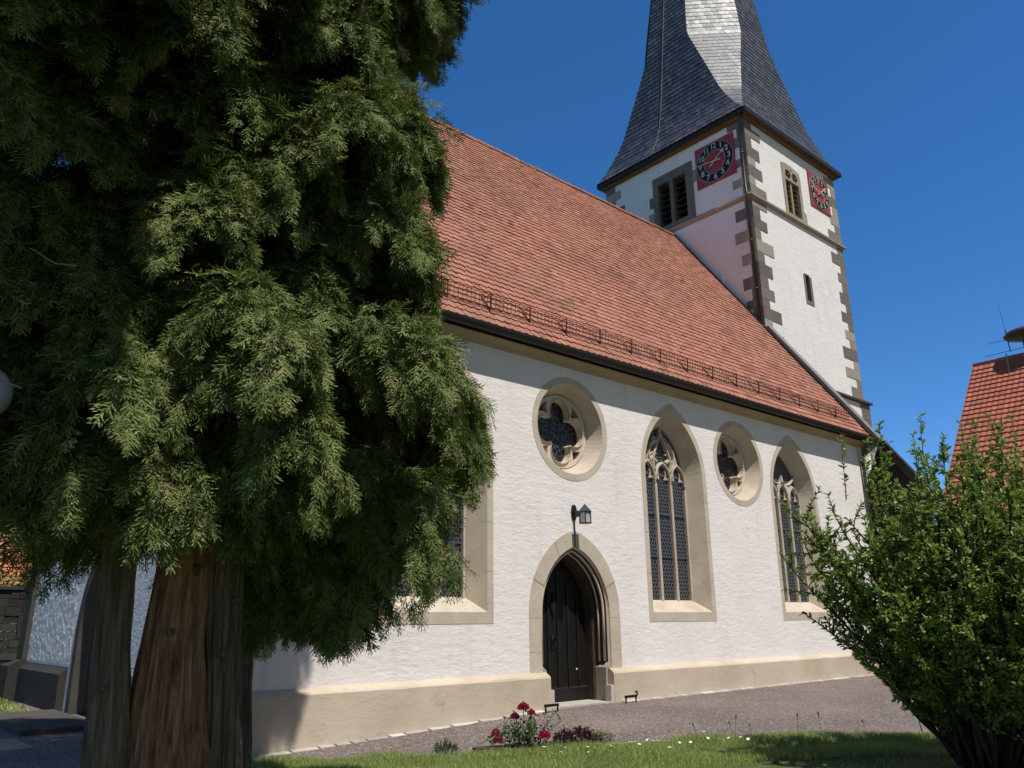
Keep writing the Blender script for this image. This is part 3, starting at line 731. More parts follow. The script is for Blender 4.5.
quoins(10.3, 17.2, 'corner_stones', [(0, 'S1')]); quoins(17.5, TZ-.02, 'corner_stones', [(0, 'S1')])
quoins(17.5, TZ-.02, 'corner_stones', [(0, 'L1')])
m = MB(); z = 5.
while z < 9.9:
    m.box((TX1+.13-rng.uniform(.45, .9), TY0-.148, z), (TX1+.146, TY0-.08, z+.42)); z += .44
m.build('corner_stones', QUOIN, church)
# louvred belfry window facing the nave: two lights in a stone frame
fr = MB(); fr.plate(FTL, rect(17.12, 17.45, 19.2, 20.08), [rect(17.47, 17.64, 18.12, 19.68), rect(18.3, 17.64, 18.93, 19.68)], -.05, .5)
for y, z, l in ((19.2, 18.0, .3), (19.2, 18.75, .22)):
    fr.box((TX0-.03, y, z), (TX0+.05, y+l, z+.5))
fr.box((TX0-.03, 16.86, 19.05), (TX0+.05, 17.12, 19.6))
bw = fr.build('belfry_window', QUOIN, church)
bk = MB(); bk.plate(FTL, rect(17.4, 17.6, 19.0, 19.72), [], .45, .48); bk.build('dark_opening', VOID, bw)
for y0, y1 in ((17.48, 18.11), (18.31, 18.92)):
    z = 17.72
    while z < 19.6:
        l = MB(); l.add([(TX0+.06, y0, z), (TX0+.06, y1, z), (TX0+.32, y1, z+.14), (TX0+.32, y0, z+.14), (TX0+.06, y0, z+.03), (TX0+.06, y1, z+.03), (TX0+.32, y1, z+.17), (TX0+.32, y0, z+.17)], [(0, 1, 2, 3), (4, 7, 6, 5), (0, 4, 5, 1), (1, 5, 6, 2), (3, 2, 6, 7), (0, 3, 7, 4)])
        l.build('louvre', LOUVRE, bw); z += .285
# belfry window of the churchyard face with carved tracery head
fr = MB(); ou = [(27.76, 17.45), (27.76, 19.84), (28.1, 19.92), (28.55, 19.92), (29.2, 19.80), (29.24, 19.5), (29.24, 18.0), (29.42, 17.98), (29.42, 17.45)]
fr.plate(FTS, ou, [rect(27.97, 17.56, 29.03, 19.14), circle(28.23, 19.42, .225, 16), circle(28.77, 19.42, .225, 16), circle(28.5, 19.70, .06, 10)], -.03, .4)
bs = fr.build('belfry_window', SANDG, church)
for c in (28.23, 28.77):
    for k in range(3):
        cu = MB(); a = math.pi/2+2*math.pi*k/3+math.pi; cu.ribbon(FTS, [(c+.225*math.cos(a), 19.42+.225*math.sin(a)), (c+.09*math.cos(a), 19.42+.09*math.sin(a))], .05, .0, .12); cu.build('tracery', SANDG, bs)
bk = MB(); bk.plate(FTS, rect(27.9, 17.5, 29.1, 19.8), [], .34, .38); bk.build('dark_opening', VOID, bs)
mu = MB(); mu.ribbon(FTS, [(28.5, 17.5), (28.5, 19.15)], .12, .02, .3); mu.build('mullion', LOUVRE2, bs)
for x0, x1 in ((27.99, 28.43), (28.57, 29.01)):
    z = 17.66
    while z < 19.0:
        l = MB(); l.add([(x0, TY0+.03, z), (x1, TY0+.03, z), (x1, TY0+.22, z+.11), (x0, TY0+.22, z+.11), (x0, TY0+.03, z+.025), (x1, TY0+.03, z+.025), (x1, TY0+.22, z+.135), (x0, TY0+.22, z+.135)], [(0, 1, 2, 3), (4, 7, 6, 5), (0, 4, 5, 1), (1, 5, 6, 2), (3, 2, 6, 7), (0, 3, 7, 4)])
        l.build('louvre', LOUVRE, bs); z += .235
# slit window
fr = MB(); fr.plate(FTS, rect(28.52, 13.68, 29.16, 14.98), [rect(28.66, 13.86, 28.98, 14.97)], -.012, .5)
sw_ = fr.build('slit_window', QUOIN, church); bk = MB(); bk.plate(FTS, rect(28.6, 13.8, 29.04, 15.06), [], .42, .46); bk.build('dark_opening', VOID, sw_)
# clocks
def clock(F, cx, cz, hs):
    p = MB(); p.plate(F, rect(cx-hs, cz-hs, cx+hs, cz+hs), [], -.045, .0); ck = p.build('clock', CLOCKR, church)
    d = MB(); d.plate(F, circle(cx, cz, hs*.93, 48), [circle(cx, cz, hs*.56, 48)], -.06, -.045); d.build('dial_ring', CLOCKB, ck)
    for r0, r1 in ((.93, .955), (.535, .56)):
        g = MB(); g.plate(F, circle(cx, cz, hs*r1, 48), [circle(cx, cz, hs*r0, 48)], -.066, -.045); g.build('gilt_ring', RINGG, ck)
    mir = 1 if (F(1, 0, 0)-F(0, 0, 0)).dot(Vector((1, 0, 0))) > .5 else -1       # which way is "right" when facing the dial
    for h in range(1, 13):
        t = bpy.data.curves.new('numeral', 'FONT'); t.body = str(h); t.size = hs*.37; t.align_x = 'CENTER'; t.align_y = 'CENTER'; t.extrude = .004; t.offset = .006
        to = bpy.data.objects.new('numeral', t); COL.objects.link(to); bpy.context.view_layer.update()
        me = bpy.data.meshes.new_from_object(to.evaluated_get(bpy.context.evaluated_depsgraph_get())); bpy.data.objects.remove(to)
        a = math.pi/2-h*math.pi/6; off = wloc(ck)
        for v in me.vertices:
            x_, y_ = v.co.x*(.82 if h > 9 else 1), v.co.y
            v.co = F(cx+mir*(hs*.745*math.cos(a)+x_), cz+hs*.745*math.sin(a)+y_, -.067-v.co.z)-off
        me.materials.append(GOLD); o = bpy.data.objects.new('numeral', me); COL.objects.link(o); o.parent = ck
    def hand(ang, L_, tail, w_, d_, head):
        c_, s_ = math.cos(ang), math.sin(ang); P = lambda l, q: (cx+mir*(l*c_-q*s_), cz+l*s_+q*c_)
        pts = [P(-tail, -w_*.8), P(-tail, w_*.8), P(0, w_*.6), P(L_*.7, w_*.5)]
        if head: pts += [P(L_*.70, w_*2.4), P(L_, 0), P(L_*.70, -w_*2.4)]
        else: pts += [P(L_, w_*.3), P(L_, -w_*.3)]
        pts += [P(L_*.7, -w_*.5), P(0, -w_*.6)]
        m = MB(); m.plate(F, pts, [], d_-.015, d_); m.build('clock_hand', GOLD, ck)
    hand(math.pi/2-R(1.77*30), hs*.70, hs*.30, hs*.05, -.085, True)
    hand(math.pi/2-R(46.2*6), hs*.90, hs*.34, hs*.045, -.105, False)
clock(FTL, 15.98, 19.49, .93); clock(FTS, 30.80, 19.48, .845)
# eaves board and spire
EZ, EO = 20.93, .31
eb = MB(); eb.box((TX0-EO+.05, TY0-EO+.05, EZ-.02), (TX1+EO-.05, TY1+EO-.05, EZ+.05)); eb.build('eaves_soffit', SOFFIT, church)
ef = MB(); h = EO
ef.plate(FZ, [(TX0-h, TY0-h), (TX1+h, TY0-h), (TX1+h, TY1+h), (TX0-h, TY1+h)], [[(TX0-h+.06, TY0-h+.06), (TX1+h-.06, TY0-h+.06), (TX1+h-.06, TY1+h-.06), (TX0-h+.06, TY1+h-.06)]], -EZ-.16, -EZ+.04)
ef.build('eaves_gutter', GUTTER, church)
mo = MB(); mo.plate(FZ, [(TX0-.15, TY0-.15), (TX1+.15, TY0-.15), (TX1+.15, TY1+.15), (TX0-.15, TY1+.15)], [[(TX0-.001, TY0-.001), (TX1+.001, TY0-.001), (TX1+.001, TY1+.001), (TX0-.001, TY1+.001)]], -EZ+.02, -EZ+.16); mo.build('eaves_moulding', SOFFIT, church)
PROF = [(21.06, 3.93, 3.90), (21.5, 3.70, 3.54), (22, 3.53, 3.22), (22.5, 3.39, 2.92), (23, 3.29, 2.66), (24, 3.15, 2.28), (25, 3.03, 1.90), (26, 2.92, 1.51), (26.9, 2.83, 1.17), (28, 2.70, 1.09), (30, 2.44, .985), (34, 1.86, .76), (38, 1.22, .5), (42, .5, .2), (43.5, .2, .083)]
pz = np.array([p[0] for p in PROF]); pa_ = np.array([p[1] for p in PROF]); pb2 = np.array([p[2] for p in PROF])
def octa(z, grow=0):
    a = float(np.interp(z, pz, pa_))+grow; b = float(np.interp(z, pz, pb2))
    k = max(0, min(1, (z-21.06)/6.0)); ox, oy = -.12*k, .14*k
    # corner order: face -X (two), -Y..., going round
    return [Vector((TCX+ox+x_, TCY+oy+y_, z)) for x_, y_ in ((-a, b), (-a, -b), (-b, -a), (b, -a), (a, -b), (a, b), (b, a), (-b, a))]
core = MB(); zs_ = list(np.arange(21.06, 43.5, .5))
for z in zs_: core.v += [tuple(p) for p in octa(z, -.03)]
for i in range(len(zs_)-1):
    for j in range(8): core.f.append((i*8+j, i*8+(j+1) % 8, (i+1)*8+(j+1) % 8, (i+1)*8+j))
spire = core.build('spire', GUTTER, church)
Vs = []; ls_ = []; cs = []
RH = .25; z = 21.06; row = 0
while z < 43:
    # row height follows the slope so that courses stay even
    z2 = min(z+RH*.95, 43.3); zo = z+.36 if z+.36 < 43.4 else 43.4
    A_ = octa(z, .034); B_ = octa(zo, .008)
    for j in range(8):
        p0, p1, q0, q1 = A_[j], A_[(j+1) % 8], B_[j], B_[(j+1) % 8]
        wdt = (p1-p0).length; n = max(1, int(round(wdt/.24)))
        nn = (p1-p0).cross(q0-p0).normalized()
        cen = (p0+p1)/2-Vector((TCX, TCY, z));
        if nn.dot(cen) < 0: nn = -nn
        offs = [0]+[min(1, max(0, (i+(.5 if row % 2 else 0)+rng.uniform(-.06, .06))/n)) for i in range(0 if row % 2 else 1, n)]+[1]
        for i in range(len(offs)-1):
            t0, t1 = offs[i], offs[i+1]
            if t1-t0 < 1e-4: continue
            b = len(Vs); e = [rng.uniform(0, .009) for _ in range(2)]; lo_ = rng.uniform(-.008, .008)
            dn = (p0-q0).normalized()*lo_
            # a slate: rounded lower corner
            a0 = p0.lerp(p1, t0)+nn*e[0]+dn; a1 = p0.lerp(p1, t1)+nn*e[1]+dn; b0 = q0.lerp(q1, t0); b1 = q0.lerp(q1, t1)
            c1 = a0.lerp(b0, .22); a0s = a0.lerp(a1, .22)
            Vs += [c1, a0s, a1, b1, b0, c1-nn*.028, a0s-nn*.028, a1-nn*.028]; ls_ += [b, b+1, b+2, b+3, b+4, b+1, b, b+5, b+6, b+2, b+1, b+6, b+7]; cs += [5, 4, 4]
    z += RH*.95; row += 1
npmesh('slate_covering', np.array([tuple(v) for v in Vs]), ls_, cs, SLATE, spire)
lc = MB(); pts = []
for z in np.arange(21.1, 43, .7):
    o_ = octa(z, .07); pts.append(o_[0].lerp(o_[1], .42))
lc.tube(pts, .014, 5)
for z in np.arange(21.6, 42, 1.4):
    o_ = octa(z, .06); p = o_[0].lerp(o_[1], .42); lc.box((p.x-.03, p.y-.03, p.z-.03), (p.x+.03, p.y+.03, p.z+.03))
lc.build('lightning_conductor', ZINC, spire)
hip = MB()
for j in (0, 1, 2, 3):
    pts = [octa(z, .035)[j] for z in np.arange(21.06, 43, .4)]; 
fin = MB(); fin.lathe((TCX-.12, TCY+.14, 43.3), [(.22, 0), (.1, .3), (.24, .6), (.28, .8), (.2, 1.0), (.04, 1.15), (.03, 2.4), (.01, 2.5)], 14); fin.build('finial', GOLD, spire, True)
# downpipe of the tower, at the corner
dp = MB(); yp = TY0+.14
dp.tube([(TX0-EO+.06, TY0-.1, EZ+.05), (TX0-.2, TY0+.05, EZ-.35), (TX0-.10, yp, EZ-.8), (TX0-.10, yp, 17.75), (TX0-.24, yp-.1, 17.4), (TX0-.24, yp-.1, 17.1), (TX0-.10, yp, 16.75), (TX0-.10, yp, 11.9)], .06, 10)
for z in (19.2, 17.7, 15.4, 13.4): dp.tube([(TX0-.10, yp, z), (TX0-.10, yp, z+.05)], .075, 10)
dp.build('downpipe', PIPE, church, True)
# flashing box where the coping meets the tower corner
fb = MB(); fb.box((TX0-.06, TY0-.3, 11.05), (TX0+.5, TY0-.002, 11.5)); fb.build('corner_flashing', GUTTER, church)
# low annex east of the nave, same roof pitch carried further down
an = MB(); ya, yb = 9.7, 14.4
an.add([(XE+.35, ya+.35, -.4), (XE+.52, ya+.35, -.4), (XE+.52, yb, -.4), (XE+.35, yb, -.4), (XE+.35, ya+.35, RZ0+SL*(ya+.35-RY0)-.25), (XE+.52, ya+.35, RZ0+SL*(ya+.35-RY0)-.25), (XE+.52, yb-3.2, RZ0+SL*(yb-3.2-RY0)-.25), (XE+.35, yb-3.2, RZ0+SL*(yb-3.2-RY0)-.25)],
       [(0, 1, 5, 4), (1, 2, 6, 5), (3, 0, 4, 7)]); an.build('annex_wall', m_flat('dark_boarding', (.012, .010, .009), .7), church)
ar = MB()
def ap(y, h, x): return vp(y, h, x)
ar.add([ap(ya, -.12, XE+.33), ap(ya, -.12, XE+.56), ap(ya, .12, XE+.56), ap(ya, .12, XE+.33), ap(11.6, -.12, XE+.33), ap(11.6, -.12, XE+.56), ap(11.6, .12, XE+.56), ap(11.6, .12, XE+.33)],
       [(0, 3, 2, 1), (4, 5, 6, 7), (0, 1, 5, 4), (1, 2, 6, 5), (2, 3, 7, 6), (3, 0, 4, 7)]); ar.build('annex_roof', GUTTER, church)

# ================================================================== SMALL THINGS ON THE CHURCH
ln = thing('wall_lantern', (11.80, YW, 3.70), 'black wall lantern with glass panes above the pointed church door', 'lantern')
m = MB(); m.plate(FS, [(11.80+.075*math.cos(t), 3.70+.16*math.sin(t)) for t in np.linspace(0, 2*math.pi, 20)[:-1]], [], -.035, .005); m.build('back_plate', BLACKP, ln)
m = MB(); m.box((11.77, YW-.24, 3.60), (11.83, YW-.034, 3.72)); m.build('arm', BLACKP, ln)
lx, ly = 11.80, YW-.33
m = MB(); m.box((lx-.088, ly-.088, 3.44), (lx+.088, ly+.088, 3.465)); m.box((lx-.088, ly-.088, 3.66), (lx+.088, ly+.088, 3.682))
for sx in (-1, 1):
    for sy in (-1, 1): m.box((lx+sx*.078-.009, ly+sy*.078-.009, 3.465), (lx+sx*.078+.009, ly+sy*.078+.009, 3.66))
m.build('lantern_frame', BLACKP, ln)
m = MB(); m.add([(lx-.10, ly-.10, 3.683), (lx+.10, ly-.10, 3.683), (lx+.10, ly+.10, 3.683), (lx-.10, ly+.10, 3.683), (lx-.028, ly-.028, 3.80), (lx+.028, ly-.028, 3.80), (lx+.028, ly+.028, 3.80), (lx-.028, ly+.028, 3.80), (lx, ly, 3.845)],
      [(0, 3, 2, 1), (0, 1, 5, 4), (1, 2, 6, 5), (2, 3, 7, 6), (3, 0, 4, 7), (4, 5, 8), (5, 6, 8), (6, 7, 8), (7, 4, 8)]); m.build('lantern_roof', m_flat('lead_grey', (.085, .095, .11), .4, .5), ln)
gm, gt, gb = nodes('lantern_glass'); setcol(gt, gb, (.75, .75, .72)); gb.inputs['Roughness'].default_value = .2
gb.inputs['Transmission Weight'].default_value = .55
m = MB(); m.box((lx-.073, ly-.073, 3.466), (lx+.073, ly+.073, 3.659)); m.build('pane', gm, ln)
m = MB(); m.lathe((lx, ly, 3.57), [(.016, .085), (.016, .04), (.035, .0), (.03, -.04), (.01, -.06)], 12); m.build('bulb', WHITEP, ln, True)
m = MB(); m.tube([(11.80, YW-.02, 3.55), (11.80, YW-.02, 3.25), (11.80, YW-.03, 2.99)], .010, 6); m.build('cable', BLACKP, ln)

def scraper(x, y, label):
    t = thing('boot_scraper', (x, y, float(gz(x, y))), label, 'boot scraper', 'iron boot scrapers at the church door'); z = float(gz(x, y))
    m = MB(); m.box((x-.17, y-.018, z+.095), (x+.17, y+.018, z+.14)); m.build('scraper_blade', IRON, t)
    for s in (-1, 1):
        m = MB(); m.box((x+s*.15-.012, y-.012, z-.02), (x+s*.15+.012, y+.012, z+.095)); m.build('leg', IRON, t)
    return t
s1_ = scraper(10.72, 11.22, 'black iron boot scraper beside the left jamb of the church door, behind the roses')
s2_ = scraper(12.9, 11.22, 'black iron boot scraper with a curled end beside the right jamb of the church door')
z_ = float(gz(13.0, 11.2))
m = MB(); m.tube([(13.05, 11.22, z_+.11), (13.10, 11.22, z_+.15), (13.09, 11.22, z_+.20), (13.04, 11.22, z_+.19)], .018, 6); m.build('scroll', IRON, s2_)

st = MB(); st.box((3.3, 16.4, -.4), (4.6, 20.1, -.12)); tag(st.build('stone_step', DARKST), 'broad dark stone step before the west portal of the church', 'step')
sb = MB(); sb.box((1.9, 14.6, -.3), (3.15, 16.0, -.185)); tag(sb.build('paving_slab', SANDG), 'pale worn stone slab lying in the shaded path left of the big conifer', 'slab')

# ================================================================== FOLIAGE PROTOTYPES
def fan_spray(seed, L_=.215, nb=8):
    """feathery conifer spray along +y: short forked twiglets of overlapping scale leaves"""
    r_ = np.random.default_rng(seed); V = []; F_ = []
    def leaf(p, d, l, w_, nz):
        s = np.cross(d, nz); s /= np.linalg.norm(s)+1e-9; b = len(V)
        V.extend([p, p+d*l*.5+s*w_, p+d*l, p+d*l*.5-s*w_]); F_.append((b, b+1, b+2, b+3))
    for i in range(nb):
        t = i/nb; y = L_*t; p = np.array([.012*math.sin(5*t+seed), y, -.9*y*y])
        leaf(p, np.array([r_.normal(0, .1), 1, -.3-y]), L_/nb*1.9, .0058, np.array([r_.normal(0, .3), .3, 1]))
        for s in (-1, 1):
            bl = (.088*(1-t)**.5+.022)*r_.uniform(.6, 1.3); ang = R(r_.uniform(26, 52))
            d = np.array([s*math.sin(ang), math.cos(ang), r_.uniform(-.4, .25)]); d /= np.linalg.norm(d)
            k = max(2, int(bl/.026)); nz = np.array([r_.uniform(-.4, .4), r_.uniform(-.4, .4), 1.])
            for j in range(k):
                pp = p+d*bl*(j/k); dd_ = d+r_.normal(0, .2, 3); dd_ /= np.linalg.norm(dd_)
                leaf(pp, dd_, bl/k*r_.uniform(1.3, 1.9), .0062*r_.uniform(.8, 1.25)*(1-.35*j/k), nz)
    return np.array(V), np.array(F_)
SPR = [fan_spray(s) for s in range(6)]
def leafproto(L_, w_, bend=.15, fold=.25):
    V = np.array([[0, 0, 0], [w_*.8, L_*.35, fold*w_], [w_*.7, L_*.68, fold*w_-bend*L_*.4], [0, L_, -bend*L_], [-w_*.7, L_*.68, fold*w_-bend*L_*.4], [-w_*.8, L_*.35, fold*w_], [0, L_*.5, -bend*L_*.2]])
    return V, np.array([[0, 1, 2, 6], [6, 2, 3, 4], [0, 6, 4, 5]])

# ================================================================== BIG CONIFER
TCX_, TCY_ = 2.42, 7.05; tz = float(gz(TCX_, TCY_))
tree = thing('conifer_tree', (TCX_, TCY_, tz), 'huge old conifer with several reddish trunks and drooping feathery branches before the church', 'tree')
def trunk(path, rad, mat, seed, label=None):
    r_ = np.random.default_rng(seed); n = 150; V = []; F_ = []; pts = np.array(path, float); t = np.concatenate([np.linspace(0, 4, 90), np.linspace(4.1, len(pts)-1, 40)])
    P = np.stack([np.interp(t, range(len(pts)), pts[:, i]) for i in range(3)], 1); Rr = np.interp(t, range(len(pts)), rad)
    ph = r_.uniform(0, 6.28, 8); fr_ = [2, 5, 9, 14, 23, 37]; am = [.06, .05, .06, .055, .045, .03]
    for i in range(130):
        for j in range(n):
            a = 2*math.pi*j/n; g = 1+sum(am[q]*(1-.6*abs(math.sin(P[i, 2]*1.3+ph[q]+a)))*math.sin(fr_[q]*(a+.22*math.sin(P[i, 2]*.7+ph[q])+.05*math.sin(P[i, 2]*2.9+ph[(q+3) % 6]))+ph[q]+.35*P[i, 2]*(1 if q % 2 else -1)) for q in range(6))
            g *= 1+.015*math.sin(9*P[i, 2]+5*a)
            V.append((P[i, 0]+Rr[i]*g*math.cos(a), P[i, 1]+Rr[i]*g*math.sin(a), P[i, 2]))
    for i in range(129):
        for j in range(n): F_.append((i*n+j, i*n+(j+1) % n, (i+1)*n+(j+1) % n, (i+1)*n+j))
    o = npmesh('trunk', np.array(V), np.array(F_).ravel(), [4]*len(F_), mat, tree, True)
    if label: o['label'] = label
T1 = [(2.07, 6.98, -.4), (2.05, 7.0, .45), (2.00, 7.0, .86), (1.95, 7.0, 1.4), (1.93, 7.0, 1.9), (1.95, 7.1, 4), (1.95, 7.2, 8), (2.0, 7.3, 14), (2.2, 7.3, 18)]
T2 = [(2.46, 6.98, -.4), (2.45, 6.98, .45), (2.42, 7.0, .86), (2.41, 7.0, 1.4), (2.45, 7.03, 2.0), (2.55, 7.2, 4), (2.5, 7.3, 8), (2.4, 7.3, 14), (2.35, 7.3, 22)]
T3 = [(2.93, 7.05, -.4), (2.91, 7.05, .45), (2.89, 7.05, .86), (2.83, 7.05, 1.4), (2.82, 7.08, 2.0), (3.0, 7.15, 4), (3.15, 7.2, 8), (2.9, 7.3, 14), (2.7, 7.3, 18)]
T4 = [(3.47, 7.8, -.4), (3.46, 7.8, .5), (3.42, 7.8, 1), (3.38, 7.8, 2), (3.45, 7.75, 4), (3.7, 7.7, 8), (3.7, 7.7, 9)]
trunk(T1, [.22, .17, .145, .125, .12, .11, .10, .06, .01], BARK_G, 1)
trunk(T2, [.44, .33, .275, .225, .205, .19, .15, .09, .01], BARK_R, 2, 'thick reddish brown middle trunk with fibrous bark')
trunk(T3, [.24, .18, .160, .155, .155, .15, .11, .06, .01], BARK_G, 3)
trunk(T4, [.07, .06, .055, .055, .05, .04, .01], BARK_G, 4, 'thin dark stem at the right')
# knots and stubs of lost branches
for (x_, y_, z_, r_, d_) in ((2.80, 6.92, 1.32, .032, (.35, -1, .25)), (2.32, 6.80, 1.5, .022, (-.3, -1, .3)), (1.9, 6.89, 1.1, .02, (-.2, -1, .4)), (2.5, 6.80, 2.0, .03, (.2, -1, .2)), (2.86, 6.9, 1.75, .02, (.4, -1, .5))):
    k_ = MB(); d_ = Vector(d_).normalized(); p_ = Vector((x_, y_, z_)); k_.tube([p_-d_*.05, p_+d_*.02, p_+d_*.05], [r_*1.7, r_*1.15, r_*.8], 10); k_.build('branch_stub', BARK_G, tree, True)

# crown: limbs carrying side branches that end in drooping tufts of sprays
zp = [1.2, 1.45, 1.7, 1.95, 2.57, 3.0, 3.4, 3.9, 4.35, 5.3, 6.4, 7.0, 7.6, 8.2, 8.7, 9.3, 11, 14, 17, 20, 22.3]
rp = [.3, 1.3, 1.75, 1.95, 2.36, 2.66, 2.80, 2.62, 2.30, 2.10, 1.98, 1.9, 1.98, 2.1, 2.45, 3.1, 3.15, 2.6, 1.8, .9, .1]
AX = np.array([2.5, 7.1])
cr = np.random.default_rng(5)
PT = []; DR = []; SC_ = []; UPV = []; limbs = MB()
CAMDIR = math.atan2(-AX[1], -AX[0])
def at_axis(z, which=None):
    T = (T1, T2, T3)[which if which is not None else cr.integers(0, 3)]; zz = [p[2] for p in T]
    return np.array([np.interp(z, zz, [p[0] for p in T]), np.interp(z, zz, [p[1] for p in T]), z])
def env(z): return float(np.interp(z, zp, rp))
def tuft(c, d, n, spread, sc):
    d = d/np.linalg.norm(d); q = cr.normal(0, 1, (n, 3))*spread*np.array([1, 1, .6])
    PT.append(c+q); DR.append(d[None]+q/spread*.4+np.array([0, 0, -.4])+cr.normal(0, .28, (n, 3))); SC_.append(cr.uniform(.7, 1.3, n)*sc); UPV.append(np.array([0, 0, 1.])+d*.7+cr.normal(0, .35, (n, 3)))
def plume(c, d, L_, n, g, w0=.085):
    """feathery tail: sprays along a drooping curve, thinning to its tip"""
    d = d/np.linalg.norm(d); u = cr.random(n)**.85; down = np.array([0, 0, -1.])
    lat = cr.normal(0, 1, (n, 3)); lat -= (lat@d)[:, None]*d
    PT.append(c+d*L_*u[:, None]+down*(g*L_*u*u)[:, None]+lat*(w0*(1-.7*u))[:, None])
    DR.append(d+down*(2*g*u)[:, None]+lat*(.42*(1-.5*u))[:, None]+cr.normal(0, .16, (n, 3))); SC_.append(cr.uniform(.75, 1.25, n)*(1.1-.35*u)); UPV.append(np.array([0, 0, 1.])+d*.8+cr.normal(0, .3, (n, 3)))
def bough(o, az, L_, rise, droop, dens=1., hang=.25, wid=.5, nmin=4):
    h = np.array([math.cos(az), math.sin(az), 0]); side = np.array([-h[1], h[0], 0]); n = 12; cv = cr.uniform(-.2, .2)
    T = np.linspace(0, 1, n+1)[:, None]
    pts = o+h*L_*T*(1-.1*T)+side*cv*L_*T*T+np.array([0, 0, 1.])*(rise*T*L_-droop*L_*T*T)
    r0 = .012+.011*L_
    limbs.tube([tuple(p) for p in pts], [r0*(1-.9*i/n)+.003 for i in range(n+1)], 6)
    k = max(nmin, int(L_*5.2))
    for j in range(k):
        t = .25+.75*((j+cr.uniform(.2, .8))/k)**.8; i = min(n-1, int(t*n)); f_ = t*n-i; p = pts[i]*(1-f_)+pts[i+1]*f_
        tg = pts[i+1]-pts[i]; tg /= np.linalg.norm(tg); s = (-1)**j
        lb = wid*(1.2-.8*t)*L_*.38*cr.uniform(.5, 1.2)+.12
        d = tg*cr.uniform(.6, 1.1)+side*s*cr.uniform(.4, .9)+np.array([0, 0, cr.uniform(-.25, .15)]); d /= np.linalg.norm(d)
        e = p+d*lb+np.array([0, 0, -.3*lb*lb-hang*lb*.7]); mid = (p+e)/2+np.array([0, 0, .07*lb+.02])
        limbs.tube([tuple(p), tuple(mid), tuple(e)], [.010, .007, .003], 4)
        tuft(mid, d+np.array([0, 0, -.4-hang]), int(11*dens), .10, .95)
        pl = cr.uniform(.26, .5)*(1+.35*hang)
        plume(e-d*.1, d+np.array([0, 0, -.1-hang*.9]), pl, int(30*dens), .45+hang)
        if cr.random() < .6: plume(mid, d+side*s*.5+np.array([0, 0, -.3-hang]), pl*.8, int(18*dens), .6+hang, .07)
        if hang > .45:
            for q_ in range(2): plume(e+cr.normal(0, .06, 3), d*.35+side*cr.normal(0, .3)+np.array([0, 0, -1.1]), pl*cr.uniform(.9, 1.5), int(20*dens), .3, .06)
    for q_ in range(3): plume(pts[-2], (pts[-1]-pts[-2])/np.linalg.norm(pts[-1]-pts[-2])+side*(q_-1)*.5+np.array([0, 0, .05]), .42, int(24*dens), .55)
def reach(o, az, z):
    """distance from o along az to the outline of the crown"""
    R0 = env(z)*(1-.42*max(0, -math.sin(az))*min(1, max(0, (z-7.5)/1.5))); dx, dy = o[0]-AX[0], o[1]-AX[1]; b = dx*math.cos(az)+dy*math.sin(az); c = dx*dx+dy*dy-R0*R0
    return -b+math.sqrt(max(.01, b*b-c))
# shadowy inner and rear growth
z = 2.75
while z < 21.5:
    k = 8 if z < 10 else 7
    a0 = cr.uniform(0, 6.28)
    for i in range(k):
        az = a0+2*math.pi*i/k+cr.uniform(-.3, .3); dv = abs(math.atan2(math.sin(az-CAMDIR), math.cos(az-CAMDIR)))
        zt = z+cr.uniform(-.2, .22); o = at_axis(zt, 1 if z > 17 else None); rear = math.sin(az) > .3
        Lb = reach(o, az, zt-.25)*(cr.uniform(.7, 1.0) if rear or z > 9.5 else cr.uniform(.5, .72))
        if zt < 3.5 and dv < 1.1: Lb *= .5
        if zt < 4.0 and math.cos(az) > .3 and rear and cr.random() < .75: continue
        bough(o, az, Lb, cr.uniform(.05, .32), cr.uniform(.26, .46), .8 if zt < 10 else .55, .3)
    z += .55 if z < 10 else .85
# outer boughs of the lit side in loose tiers with dark hollows between them
z = 3.0; row = 0
while z < 9.6:
    k = 6
    for i in range(k):
        az = R(-168)+R(205)*(i+.5*(row % 2)+cr.uniform(-.22, .22))/k; zt = z+cr.uniform(-.25, .25); o = at_axis(zt)
        dv = abs(math.atan2(math.sin(az-CAMDIR), math.cos(az-CAMDIR)))
        if zt < 3.9 and dv < 1.0: continue
        bough(o, az, reach(o, az, zt-.3)*cr.uniform(.86, 1.08)*(.68 if dv < .85 and 3.8 < zt < 6.2 else 1), cr.uniform(.1, .3), cr.uniform(.3, .46), 1.7, .32, .62, 7)
    z += .92; row += 1
# heavy low boughs hanging right of the trunks, and the skirts of the left side
for (zz, az, Lf, rs, dr_, hang, dens) in ((3.5, 8, .97, .02, .40, .8, 1.5), (3.1, -14, .95, .0, .34, .75, 1.4), (2.9, 22, .8, .0, .40, .8, 1.3), (3.9, -2, 1., .08, .34, .65, 1.5), (4.3, 12, .98, .1, .33, .6, 1.3), (4.3, -24, .98, .1, .33, .5, 1.4), (2.7, 2, .72, -.05, .40, .8, 1.4),
                                          (2.5, 38, .5, -.1, .4, .7, 1.2), (2.9, 55, .6, -.1, .4, .6, 1.), (3.3, -38, .9, .05, .4, .6, 1.3), (2.6, -20, .62, -.05, .38, .75, 1.4), (2.9, -5, .86, -.02, .36, .8, 1.4),
                                          (3.2, 172, .9, .0, .30, .4, 1.3), (3.0, 150, .8, .0, .30, .4, 1.2), (3.4, 192, .9, .05, .32, .4, 1.3), (3.1, 210, .85, .0, .32, .4, 1.2), (3.7, 200, .95, .05, .3, .4, 1.3), (3.8, 165, .95, .05, .3, .4, 1.3)):
    o = at_axis(zz, 2 if abs(az) < 70 else 0); bough(o, R(az), reach(o, R(az), max(zz-.5, 2.2))*Lf, rs, dr_, dens, hang)
